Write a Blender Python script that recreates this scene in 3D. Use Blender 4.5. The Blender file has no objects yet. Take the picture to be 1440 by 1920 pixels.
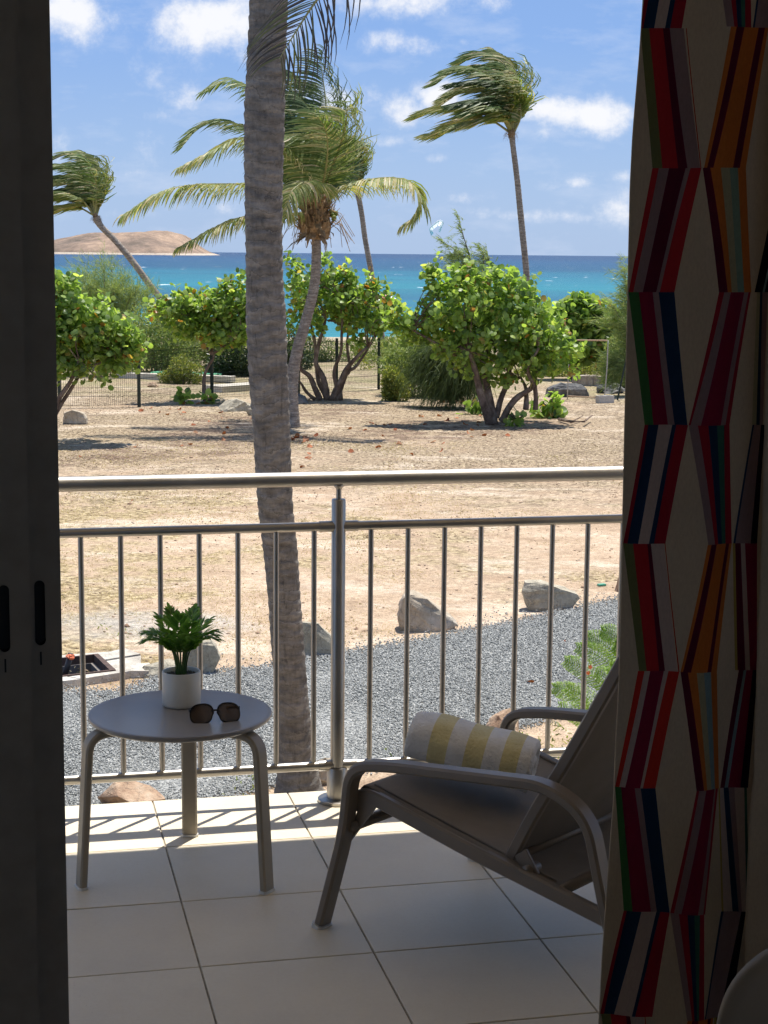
import bpy, bmesh, math, random
import numpy as np
from mathutils import Vector, noise as mnoise

random.seed(7); rng = np.random.default_rng(7)
SC = bpy.context.scene
COL = SC.collection
rad = math.radians

# ------------------------------------------------------------------ camera
FPX = 3200.0
PITCH = math.atan(484.3/FPX); ROLL = 0.0095
CAM = Vector((0, 0, 1.70))
FW = Vector((0, math.cos(PITCH), -math.sin(PITCH)))
R0 = Vector((1, 0, 0)); U0 = Vector((0, math.sin(PITCH), math.cos(PITCH)))
RT = R0*math.cos(ROLL) + U0*math.sin(ROLL)
UP = U0*math.cos(ROLL) - R0*math.sin(ROLL)
cd = bpy.data.cameras.new('camera'); cam = bpy.data.objects.new('camera', cd); COL.objects.link(cam)
from mathutils import Matrix
m = Matrix((RT, UP, -FW)).transposed().to_4x4(); m.translation = CAM
cam.matrix_world = m
cd.sensor_fit = 'HORIZONTAL'; cd.sensor_width = 36; cd.lens = 36*FPX/1440
cd.clip_start = 0.05; cd.clip_end = 60000
SC.camera = cam

# ------------------------------------------------------------------ light
SUN_EL, SUN_AZ = rad(73.8), rad(32.2)
SDIR = Vector((math.sin(SUN_AZ)*math.cos(SUN_EL), math.cos(SUN_AZ)*math.cos(SUN_EL), math.sin(SUN_EL)))
sl = bpy.data.lights.new('sun', 'SUN'); sl.energy = 3.6; sl.angle = rad(0.53); sl.color = (1.0, 0.95, 0.87)
so = bpy.data.objects.new('sun', sl); COL.objects.link(so)
so.rotation_mode = 'QUATERNION'; so.rotation_quaternion = SDIR.to_track_quat('Z', 'Y'); so.location = (3, 5, 20)
SC.view_settings.view_transform = 'Standard'; SC.view_settings.look = 'None'
SC.view_settings.gamma = 1; SC.view_settings.use_curve_mapping = False
SC.view_settings.exposure = 1.0
SKY_STRENGTH = 0.056
CLOUD_LEVEL = 0.50

def ray(px, py):
    return FW*FPX + RT*(px-720) - UP*(py-960)
def onz(px, py, z):
    d = ray(px, py); return CAM + d*((z-CAM.z)/d.z)
def atD(px, py, y):
    d = ray(px, py); return CAM + d*((y-CAM.y)/d.y)
def onpl(px, py, P, n):
    d = ray(px, py); return CAM + d*((Vector(P)-CAM).dot(n)/d.dot(n))

world = bpy.data.worlds.new('World'); SC.world = world; world.use_nodes = True
wt = world.node_tree; wt.nodes.clear()
def N(t, typ, **kw):
    n = t.nodes.new(typ)
    for k, v in kw.items():
        if k == 'op': n.operation = v
        elif hasattr(n, k): setattr(n, k, v)
    return n
def MATH(t, op, a, b=None, c=None, clamp=False):
    n = t.nodes.new('ShaderNodeMath'); n.operation = op; n.use_clamp = clamp
    for i, v in enumerate((a, b, c)):
        if v is None: continue
        if isinstance(v, (int, float)): n.inputs[i].default_value = v
        else: t.links.new(v, n.inputs[i])
    return n.outputs[0]
def ramp(t, fac, stops, interp='LINEAR'):
    r = N(t, 'ShaderNodeValToRGB'); r.color_ramp.interpolation = interp
    while len(r.color_ramp.elements) < len(stops): r.color_ramp.elements.new(.5)
    for e, (p, c) in zip(r.color_ramp.elements, stops):
        e.position = p; e.color = (*c, 1) if len(c) == 3 else c
    t.links.new(fac, r.inputs[0]); return r
def mixcol(t, fac, a, b, blend='MIX'):
    m_ = N(t, 'ShaderNodeMix', data_type='RGBA', blend_type=blend)
    for i, v in ((0, fac), (6, a), (7, b)):
        if isinstance(v, (int, float)): m_.inputs[i].default_value = v
        elif isinstance(v, tuple): m_.inputs[i].default_value = (*v, 1)
        else: t.links.new(v, m_.inputs[i])
    return m_.outputs[2]
def build_world():
    t = wt; L = t.links.new
    sky = N(t, 'ShaderNodeTexSky'); sky.sky_type = 'NISHITA'; sky.sun_disc = False
    sky.sun_elevation = SUN_EL; sky.sun_rotation = SUN_AZ; sky.altitude = 0
    sky.air_density = 1.0; sky.dust_density = 0.6; sky.ozone_density = 1.6
    tint = N(t, 'ShaderNodeMix', data_type='RGBA', blend_type='MULTIPLY'); tint.inputs[0].default_value = 1
    L(sky.outputs[0], tint.inputs[6]); tint.inputs[7].default_value = (0.95, 1.0, 1.12, 1)
    tcs = N(t, 'ShaderNodeTexCoord'); sps = N(t, 'ShaderNodeSeparateXYZ'); L(tcs.outputs['Generated'], sps.inputs[0])
    hz = N(t, 'ShaderNodeMapRange'); L(sps.outputs[2], hz.inputs[0]); hz.inputs[1].default_value = 0.0; hz.inputs[2].default_value = 0.5
    gr = ramp(t, hz.outputs[0], [(0, (.50,.68,1.0)), (.10, (.43,.63,1.0)), (.24, (.30,.52,1.0)), (1, (.17,.33,.72))])
    gs = N(t, 'ShaderNodeVectorMath', operation='SCALE'); L(gr.outputs[0], gs.inputs[0]); gs.inputs[3].default_value = 7.6
    mxs = mixcol(t, .86, tint.outputs[2], gs.outputs[0])
    bs = N(t, 'ShaderNodeBackground'); L(mxs, bs.inputs[0]); bs.inputs[1].default_value = SKY_STRENGTH
    tc = N(t, 'ShaderNodeTexCoord')
    sx = N(t, 'ShaderNodeSeparateXYZ'); L(tc.outputs['Generated'], sx.inputs[0])
    ys = MATH(t, 'MAXIMUM', sx.outputs[1], 0.05)
    az = MATH(t, 'DIVIDE', sx.outputs[0], ys); el = MATH(t, 'DIVIDE', sx.outputs[2], ys)
    front = MATH(t, 'GREATER_THAN', sx.outputs[1], 0.06)
    # distort coordinates so that the cloud banks get ragged outlines
    cv = N(t, 'ShaderNodeCombineXYZ'); L(az, cv.inputs[0]); L(el, cv.inputs[1])
    n1 = N(t, 'ShaderNodeTexNoise'); L(cv.outputs[0], n1.inputs['Vector']); n1.inputs['Scale'].default_value = 38
    n1.inputs['Detail'].default_value = 9; n1.inputs['Roughness'].default_value = 0.66
    n2 = N(t, 'ShaderNodeTexNoise'); L(cv.outputs[0], n2.inputs['Vector']); n2.inputs['Scale'].default_value = 13
    n2.inputs['Detail'].default_value = 3
    blobs = [(130,20,75,50,1.1),(165,45,40,30,.8),(400,45,115,62,1.25),(350,20,50,40,.8),(460,95,80,30,.8),(380,95,60,28,.5),
             (285,150,42,48,.5),(262,125,26,28,.45),(350,185,60,34,.42),(275,270,38,36,.55),(745,2,120,30,1.0),(735,82,95,24,.7),
             (640,190,75,32,.85),(560,175,60,24,.6),(815,178,48,34,1.15),(765,205,65,34,.9),(1105,215,110,34,1.25),(1010,205,60,28,1.0),
             (1090,245,110,22,.7),(730,265,60,13,.6),(820,298,24,10,.6),(930,5,40,22,.55),(255,360,30,13,.55),(115,275,50,46,.55),
             (1160,385,60,34,.8),(1080,345,80,16,.55),(860,372,60,12,.6),(1000,405,130,14,.6),(900,400,80,18,.5),(420,385,40,20,.45),(1170,330,30,14,.6),(230,330,60,16,.4),(300,215,60,20,.4),
             (1120,330,60,10,.34),(870,80,14,10,.4),(560,60,90,40,.6),(250,400,60,14,.3)]
    tot = None
    for (bx, by, rx, ry, s) in blobs:
        d = ray(bx, by); a0 = d.x/d.y; e0 = d.z/d.y
        dx = MATH(t, 'MULTIPLY', MATH(t, 'SUBTRACT', az, a0), FPX/rx)
        dy = MATH(t, 'MULTIPLY', MATH(t, 'SUBTRACT', el, e0), FPX/ry)
        q = MATH(t, 'ADD', MATH(t, 'MULTIPLY', dx, dx), MATH(t, 'MULTIPLY', dy, dy))
        g = MATH(t, 'MULTIPLY', MATH(t, 'POWER', 2.718, MATH(t, 'MULTIPLY', q, -0.9)), s)
        tot = g if tot is None else MATH(t, 'MAXIMUM', MATH(t, 'MULTIPLY', tot, 1.0), g)
    tot = MATH(t, 'MULTIPLY', tot, front)
    # unseen sky carries scattered cumulus, thickened to make the ambient light less blue
    n3 = N(t, 'ShaderNodeTexNoise'); L(tc.outputs['Generated'], n3.inputs['Vector']); n3.inputs['Scale'].default_value = 3.2
    n3.inputs['Detail'].default_value = 6; n3.inputs['Roughness'].default_value = 0.55
    gen = MATH(t, 'MULTIPLY', MATH(t, 'SUBTRACT', n3.outputs[0], 0.49), 6.0, clamp=True)
    ina = MATH(t, 'LESS_THAN', MATH(t, 'ABSOLUTE', az), 0.30)
    ine = MATH(t, 'LESS_THAN', el, 0.22)
    inside = MATH(t, 'MULTIPLY', MATH(t, 'MULTIPLY', ina, ine), front)
    gen = MATH(t, 'MULTIPLY', gen, MATH(t, 'SUBTRACT', 1.0, inside))
    dens = MATH(t, 'ADD', tot, MATH(t, 'MULTIPLY', MATH(t, 'SUBTRACT', n1.outputs[0], 0.52), 2.3))
    dens = MATH(t, 'ADD', dens, MATH(t, 'MULTIPLY', MATH(t, 'SUBTRACT', n2.outputs[0], 0.5), 0.55))
    gate = MATH(t, 'MULTIPLY', tot, 3.2, clamp=True)
    ss = N(t, 'ShaderNodeMapRange', interpolation_type='SMOOTHSTEP'); L(dens, ss.inputs[0])
    ss.inputs[1].default_value = 0.12; ss.inputs[2].default_value = 1.12
    a = MATH(t, 'MULTIPLY', MATH(t, 'MULTIPLY', ss.outputs[0], gate), 0.93)
    n4 = N(t, 'ShaderNodeTexNoise'); mp4 = N(t, 'ShaderNodeMapping'); mp4.inputs['Scale'].default_value = (1, 2.6, 1); L(cv.outputs[0], mp4.inputs[0]); L(mp4.outputs[0], n4.inputs['Vector'])
    n4.inputs['Scale'].default_value = 17; n4.inputs['Detail'].default_value = 8; n4.inputs['Roughness'].default_value = .62
    wisp = MATH(t, 'MULTIPLY', MATH(t, 'MULTIPLY', MATH(t, 'SUBTRACT', n4.outputs[0], .50), 3.2, clamp=True), MATH(t, 'MULTIPLY', front, .55))
    a = MATH(t, 'MAXIMUM', a, wisp)
    a = MATH(t, 'MAXIMUM', a, MATH(t, 'MULTIPLY', gen, 0.85))
    above = MATH(t, 'GREATER_THAN', sx.outputs[2], 0.0)
    a = MATH(t, 'MULTIPLY', a, above)
    # thick parts of a cloud have a slightly grey-violet base
    cr = N(t, 'ShaderNodeMix', data_type='RGBA'); L(ss.outputs[0], cr.inputs[0])
    cr.inputs[6].default_value = (0.70, 0.78, 0.95, 1); cr.inputs[7].default_value = (1.0, 1.0, 1.02, 1)
    bc = N(t, 'ShaderNodeBackground'); L(cr.outputs[2], bc.inputs[0]); bc.inputs[1].default_value = CLOUD_LEVEL
    mx = N(t, 'ShaderNodeMixShader'); L(a, mx.inputs[0]); L(bs.outputs[0], mx.inputs[1]); L(bc.outputs[0], mx.inputs[2])
    out = N(t, 'ShaderNodeOutputWorld'); L(mx.outputs[0], out.inputs[0])
build_world()

# ------------------------------------------------------------------ helpers
def tag(o, label=None, cat=None, group=None, kind=None):
    if label: o['label'] = label
    if cat: o['category'] = cat
    if group: o['group'] = group
    if kind: o['kind'] = kind
    return o
def empty(name, loc, label, cat, group=None, rz=0):
    o = bpy.data.objects.new(name, None); COL.objects.link(o); o.location = loc; o.rotation_euler = (0, 0, rz)
    o.empty_display_size = 0.1
    return tag(o, label, cat, group)
def link(name, me, parent=None, loc=None):
    o = bpy.data.objects.new(name, me); COL.objects.link(o)
    if loc is not None: o.location = loc
    if parent is not None: o.parent = parent
    return o
class MB:
    def __init__(s): s.V = []; s.F = []; s.M = []; s.n = 0
    def add(s, V, F, mi=0):
        V = np.asarray(V, float).reshape(-1, 3)
        b = s.n; s.V.append(V); s.n += len(V)
        for f in F:
            s.F.append(tuple(int(i)+b for i in f)); s.M.append(mi)
        return s
    def box(s, c, size, rz=0, mi=0):
        x, y, z = [v/2 for v in size]
        P = np.array([(-x,-y,-z),(x,-y,-z),(x,y,-z),(-x,y,-z),(-x,-y,z),(x,-y,z),(x,y,z),(-x,y,z)])
        if rz:
            ca, sa = math.cos(rz), math.sin(rz)
            P = np.stack([P[:,0]*ca-P[:,1]*sa, P[:,0]*sa+P[:,1]*ca, P[:,2]], 1)
        return s.add(P+np.array(c), [(0,3,2,1),(4,5,6,7),(0,1,5,4),(1,2,6,5),(2,3,7,6),(3,0,4,7)], mi)
    def tube(s, pts, r, seg=8, mi=0, cap=True):
        pts = [Vector(p) for p in pts]; n = len(pts)
        rs = r if hasattr(r, '__len__') else [r]*n
        V = []; prev = None
        for i, p in enumerate(pts):
            t = (pts[min(i+1,n-1)]-pts[max(i-1,0)])
            t = t.normalized() if t.length > 1e-9 else Vector((0,0,1))
            if prev is None:
                a = Vector((0,0,1)) if abs(t.z) < .9 else Vector((1,0,0))
                e = t.cross(a).normalized()
            else:
                e = prev - t*prev.dot(t)
                e = e.normalized() if e.length > 1e-6 else t.orthogonal().normalized()
            prev = e; g = t.cross(e)
            for k in range(seg):
                an = 2*math.pi*k/seg
                V.append(tuple(p + (e*math.cos(an)+g*math.sin(an))*rs[i]))
        F = [(i*seg+k, i*seg+(k+1)%seg, (i+1)*seg+(k+1)%seg, (i+1)*seg+k) for i in range(n-1) for k in range(seg)]
        if cap: F += [tuple(range(seg))[::-1], tuple((n-1)*seg+k for k in range(seg))]
        return s.add(V, F, mi)
    def lathe(s, prof, c=(0,0,0), seg=32, mi=0):
        V = []; n = len(prof)
        for (r, z) in prof:
            for k in range(seg):
                a = 2*math.pi*k/seg; V.append((c[0]+r*math.cos(a), c[1]+r*math.sin(a), c[2]+z))
        F = [(i*seg+k, i*seg+(k+1)%seg, (i+1)*seg+(k+1)%seg, (i+1)*seg+k) for i in range(n-1) for k in range(seg)]
        F += [tuple(range(seg))[::-1], tuple((n-1)*seg+k for k in range(seg))]
        return s.add(V, F, mi)
    def bar(s, path, side, width, thick, mi=0):
        """flat bar swept along path; side = unit vector across the bar"""
        path = [Vector(p) for p in path]; side = Vector(side).normalized(); n = len(path); V = []
        c = min(width, thick)*0.22
        for i, p in enumerate(path):
            t = (path[min(i+1,n-1)]-path[max(i-1,0)]).normalized(); g = t.cross(side).normalized()
            w, h = width/2, thick/2
            for (a, b) in ((-w+c,-h),(w-c,-h),(w,-h+c),(w,h-c),(w-c,h),(-w+c,h),(-w,h-c),(-w,-h+c)):
                V.append(tuple(p+side*a+g*b))
        F = [(i*8+k, i*8+(k+1)%8, (i+1)*8+(k+1)%8, (i+1)*8+k) for i in range(n-1) for k in range(8)]
        F += [tuple(range(8))[::-1], tuple((n-1)*8+k for k in range(8))]
        return s.add(V, F, mi)
    def build(s, name, mat, parent=None, smooth=False, loc=None, angle=None):
        me = bpy.data.meshes.new(name)
        V = np.concatenate(s.V) if s.V else np.zeros((0,3))
        me.from_pydata(V.tolist(), [], s.F)
        mats = mat if isinstance(mat, (list, tuple)) else [mat]
        for mm in mats: me.materials.append(mm)
        if len(mats) > 1: me.polygons.foreach_set('material_index', s.M)
        if smooth:
            me.polygons.foreach_set('use_smooth', [True]*len(me.polygons))
            if angle: 
                try: me.set_sharp_from_angle(angle=rad(angle))
                except Exception: pass
        me.update()
        return link(name, me, parent, loc)
def np_mesh(name, V, Fq, mat, parent=None, smooth=False, loc=None, mi=None):
    """fast mesh from numpy arrays, faces all of one size"""
    V = np.asarray(V, np.float32).reshape(-1,3); Fq = np.asarray(Fq, np.int32); k = Fq.shape[1]
    me = bpy.data.meshes.new(name)
    me.vertices.add(len(V)); me.vertices.foreach_set('co', V.ravel())
    me.loops.add(Fq.size); me.loops.foreach_set('vertex_index', Fq.ravel())
    me.polygons.add(len(Fq)); me.polygons.foreach_set('loop_start', np.arange(0, Fq.size, k, dtype=np.int32))
    me.polygons.foreach_set('loop_total', np.full(len(Fq), k, np.int32))
    mats = mat if isinstance(mat, (list, tuple)) else [mat]
    for mm in mats: me.materials.append(mm)
    if mi is not None: me.polygons.foreach_set('material_index', np.asarray(mi, np.int32))
    if smooth: me.polygons.foreach_set('use_smooth', np.ones(len(Fq), bool))
    me.update(calc_edges=True); me.validate()
    return link(name, me, parent, loc)
def smoothpath(pts, per=6):
    pts = [Vector(p) for p in pts]
    P = [pts[0]*2-pts[1]]+pts+[pts[-1]*2-pts[-2]]; out = []
    for i in range(1, len(P)-2):
        for k in range(per):
            t = k/per; a, b, c, d = P[i-1:i+3]
            out.append(0.5*((2*b)+(c-a)*t+(2*a-5*b+4*c-d)*t*t+(3*b-3*c+d-a)*t**3))
    out.append(pts[-1]); return out
def filletpath(pts, r, per=6):
    pts = [Vector(p) for p in pts]; out = [pts[0]]
    rr = r if hasattr(r, '__len__') else [r]*len(pts)
    for i in range(1, len(pts)-1):
        a, b, c = pts[i-1], pts[i], pts[i+1]
        d1 = (a-b); d2 = (c-b); q = min(rr[i], d1.length*.49, d2.length*.49)
        p1 = b+d1.normalized()*q; p2 = b+d2.normalized()*q
        for k in range(per+1):
            t = k/per; out.append(p1*(1-t)**2 + b*2*t*(1-t) + p2*t*t)
    out.append(pts[-1]); return out

# ------------------------------------------------------------------ materials
def newmat(name):
    mt = bpy.data.materials.new(name); mt.use_nodes = True; t = mt.node_tree
    b = t.nodes['Principled BSDF']; return mt, t, b
def setc(b, col, rough=.6, metal=0, spec=.5):
    b.inputs['Base Color'].default_value = (*col, 1); b.inputs['Roughness'].default_value = rough
    b.inputs['Metallic'].default_value = metal; b.inputs['Specular IOR Level'].default_value = spec
def noise_node(t, scale, detail=5, rough=.55, coord='Object', vec=None, stretch=None):
    n = N(t, 'ShaderNodeTexNoise'); n.inputs['Scale'].default_value = scale
    n.inputs['Detail'].default_value = detail; n.inputs['Roughness'].default_value = rough
    if vec is None:
        tc = N(t, 'ShaderNodeTexCoord'); vec = tc.outputs[coord]
    if stretch:
        mp = N(t, 'ShaderNodeMapping'); mp.inputs['Scale'].default_value = stretch; t.links.new(vec, mp.inputs[0]); vec = mp.outputs[0]
    t.links.new(vec, n.inputs['Vector']); return n
def bump(t, b, h, strength=.3, dist=.01, prev=None):
    n = N(t, 'ShaderNodeBump'); n.inputs['Strength'].default_value = strength; n.inputs['Distance'].default_value = dist
    t.links.new(h, n.inputs['Height'])
    if prev is not None: t.links.new(prev, n.inputs['Normal'])
    t.links.new(n.outputs[0], b.inputs['Normal']); return n.outputs[0]
def M_simple(name, col, rough=.6, metal=0, var=.12, scale=20, bmp=.1, bscale=None, spec=.5, dist=.003):
    mt, t, b = newmat(name); setc(b, col, rough, metal, spec)
    n = noise_node(t, scale)
    lo = tuple(max(0, c*(1-var)) for c in col); hi = tuple(min(1, c*(1+var)) for c in col)
    r = ramp(t, n.outputs[0], [(.3, lo), (.7, hi)]); t.links.new(r.outputs[0], b.inputs['Base Color'])
    if bmp:
        n2 = noise_node(t, bscale or scale*6); bump(t, b, n2.outputs[0], bmp, dist)
    return mt
def leafmat(name, stops, trans=.35, rough=.45, spec=.5):
    mt, t, b = newmat(name)
    oi = N(t, 'ShaderNodeObjectInfo'); gi = N(t, 'ShaderNodeNewGeometry')
    f = MATH(t, 'FRACT', MATH(t, 'ADD', oi.outputs['Random'], gi.outputs['Random Per Island']))
    r = ramp(t, f, stops)
    n = noise_node(t, 14); c = mixcol(t, .35, r.outputs[0], n.outputs[0], 'OVERLAY')
    t.links.new(c, b.inputs['Base Color']); b.inputs['Roughness'].default_value = rough; b.inputs['Specular IOR Level'].default_value = spec
    tr = N(t, 'ShaderNodeBsdfTranslucent'); c2 = mixcol(t, 1.0, c, (1.0, 1.0, .45), 'MULTIPLY')
    hs = N(t, 'ShaderNodeHueSaturation'); hs.inputs['Value'].default_value = 1.9; t.links.new(c2, hs.inputs['Color'])
    t.links.new(hs.outputs[0], tr.inputs[0])
    mx = N(t, 'ShaderNodeMixShader'); mx.inputs[0].default_value = trans
    t.links.new(b.outputs[0], mx.inputs[1]); t.links.new(tr.outputs[0], mx.inputs[2])
    t.links.new(mx.outputs[0], t.nodes['Material Output'].inputs[0]); return mt

def M_tile_f():
    mt, t, b = newmat('balcony tile'); setc(b, (.5,.45,.38), .55, 0, .4)
    oi = N(t, 'ShaderNodeObjectInfo')
    geo = N(t, 'ShaderNodeNewGeometry')
    n = noise_node(t, 3.0, 6, .6, vec=geo.outputs['Position']); n2 = noise_node(t, 90, 4, .6, vec=geo.outputs['Position'])
    r = ramp(t, n.outputs[0], [(.3, (.66,.575,.425)), (.7, (.73,.65,.495))])
    c = mixcol(t, .10, r.outputs[0], n2.outputs[0], 'OVERLAY')
    v = MATH(t, 'ADD', MATH(t, 'MULTIPLY', oi.outputs['Random'], .07), .95)
    vm = N(t, 'ShaderNodeVectorMath', operation='SCALE'); t.links.new(c, vm.inputs[0]); t.links.new(v, vm.inputs[3])
    n3 = noise_node(t, 1.3, 7, .7, vec=geo.outputs['Position'])
    dirt = MATH(t, 'MULTIPLY', MATH(t, 'SUBTRACT', n3.outputs[0], .52), 2.0, clamp=True)
    c = mixcol(t, dirt, vm.outputs[0], (.52,.455,.355))
    n5 = noise_node(t, 260, 2, .5, vec=geo.outputs['Position']); n6 = noise_node(t, 2.2, 5, .7, vec=geo.outputs['Position'])
    sg = MATH(t, 'MULTIPLY', MATH(t, 'MULTIPLY', MATH(t, 'SUBTRACT', n5.outputs[0], .66), 14, clamp=True), MATH(t, 'MULTIPLY', MATH(t, 'SUBTRACT', n6.outputs[0], .42), 4, clamp=True))
    c = mixcol(t, MATH(t, 'MULTIPLY', sg, .55), c, (.20,.15,.10))
    t.links.new(c, b.inputs['Base Color'])
    rr = MATH(t, 'ADD', MATH(t, 'MULTIPLY', n.outputs[0], .25), .38); t.links.new(rr, b.inputs['Roughness'])
    bump(t, b, n2.outputs[0], .12, .002); return mt
M_tile = M_tile_f()
M_grout = M_simple('grout', (.36,.325,.27), .9, var=.3, scale=30)
def M_steel_f():
    mt, t, b = newmat('brushed steel'); setc(b, (.60,.585,.56), .3, 1)
    n = noise_node(t, 60, 4, .6, stretch=(1,1,1)); n2 = noise_node(t, 5, 5)
    rr = MATH(t, 'ADD', MATH(t, 'MULTIPLY', n.outputs[0], .14), MATH(t, 'MULTIPLY', n2.outputs[0], .22)); rr = MATH(t, 'ADD', rr, .17)
    t.links.new(rr, b.inputs['Roughness'])
    r = ramp(t, n2.outputs[0], [(.3, (.31,.295,.27)), (.7, (.41,.39,.36))]); t.links.new(r.outputs[0], b.inputs['Base Color'])
    bump(t, b, n.outputs[0], .04, .001); return mt
M_steel = M_steel_f()
M_steel.name = 'brushed steel'
M_taupe = M_simple('taupe painted aluminium', (.185,.152,.118), .38, 0, .06, 12, .03, 300, .5)
M_tabletop = M_simple('tabletop paint', (.275,.255,.235), .34, 0, .05, 8, .03, 200, .5)
M_tableleg = M_simple('table leg paint', (.30,.262,.20), .4, 0, .06, 10, .03, 200)
M_cap = M_simple('clear plastic foot cap', (.62,.62,.60), .35, 0, .1, 40, .05)
def M_sling_f():
    mt, t, b = newmat('woven sling fabric'); setc(b, (.13,.115,.10), .75, 0, .3)
    tc = N(t, 'ShaderNodeTexCoord')
    w1 = N(t, 'ShaderNodeTexWave'); w1.inputs['Scale'].default_value = 190; w1.bands_direction = 'X'; t.links.new(tc.outputs['Object'], w1.inputs[0])
    w2 = N(t, 'ShaderNodeTexWave'); w2.inputs['Scale'].default_value = 190; w2.bands_direction = 'Y'; t.links.new(tc.outputs['Object'], w2.inputs[0])
    mm = MATH(t, 'MULTIPLY', w1.outputs[1], w2.outputs[1]); n = noise_node(t, 9, 5)
    r = ramp(t, n.outputs[0], [(.3, (.20,.17,.135)), (.7, (.25,.215,.175))])
    c = mixcol(t, .25, r.outputs[0], mm, 'OVERLAY'); t.links.new(c, b.inputs['Base Color'])
    bump(t, b, mm, .35, .001); return mt
M_sling = M_sling_f()
M_pot = M_simple('white ceramic pot', (.62,.62,.57), .35, 0, .04, 30, .04, 120)
M_soil = M_simple('grey pot pebbles', (.16,.155,.14), .8, 0, .5, 90, .2)
M_pleaf = leafmat('artificial palm leaf', [(0,(.05,.13,.02)),(.5,(.09,.20,.03)),(1,(.15,.28,.05))], .35, .4)
M_pstem = M_simple('plant stem', (.05,.12,.02), .5, 0, .3, 30)
M_frame = M_simple('sunglasses frame', (.008,.007,.008), .18, 0, .2, 20, 0)
def M_lens_f():
    mt, t, b = newmat('dark brown lens'); setc(b, (.05,.03,.02), .04, 0, .8)
    b.inputs['Transmission Weight'].default_value = .85; b.inputs['Base Color'].default_value = (.22,.15,.10,1); b.inputs['IOR'].default_value = 1.1
    return mt
M_lens = M_lens_f()
def M_towel_f(name, col):
    mt, t, b = newmat(name); setc(b, col, .95, 0, .1); b.inputs['Sheen Weight'].default_value = .3
    n = noise_node(t, 150, 4, .7); n2 = noise_node(t, 18, 5, .6)
    r = ramp(t, n2.outputs[0], [(.3, tuple(c*.82 for c in col)), (.7, col)]); c = mixcol(t, .25, r.outputs[0], n.outputs[0], 'OVERLAY')
    t.links.new(c, b.inputs['Base Color'])
    p = bump(t, b, n2.outputs[0], .3, .01); bump(t, b, n.outputs[0], .9, .004, p); return mt
M_tw = M_towel_f('white terry', (.84,.84,.82)); M_ty = M_towel_f('yellow terry', (.76,.68,.36))

# ------------------------------------------------------------------ ground height and ground
GZ = -1.80
def gz(x, y):
    z = GZ
    if y > 70:
        t = min(1, (y-70)/32.0); z -= 1.9*t*t*(3-2*t)
    if y > 14: z += 0.05*mnoise.noise(Vector((x*.22, y*.22, 1.3)))*min(1,(y-14)/8)
    if 8 < y < 70: z += 0.018*mnoise.noise(Vector((x*1.1, y*1.1, 5.3)))
    return z
def G(px, py):
    p = onz(px, py, GZ); p.z = gz(p.x, p.y); return p

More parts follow.
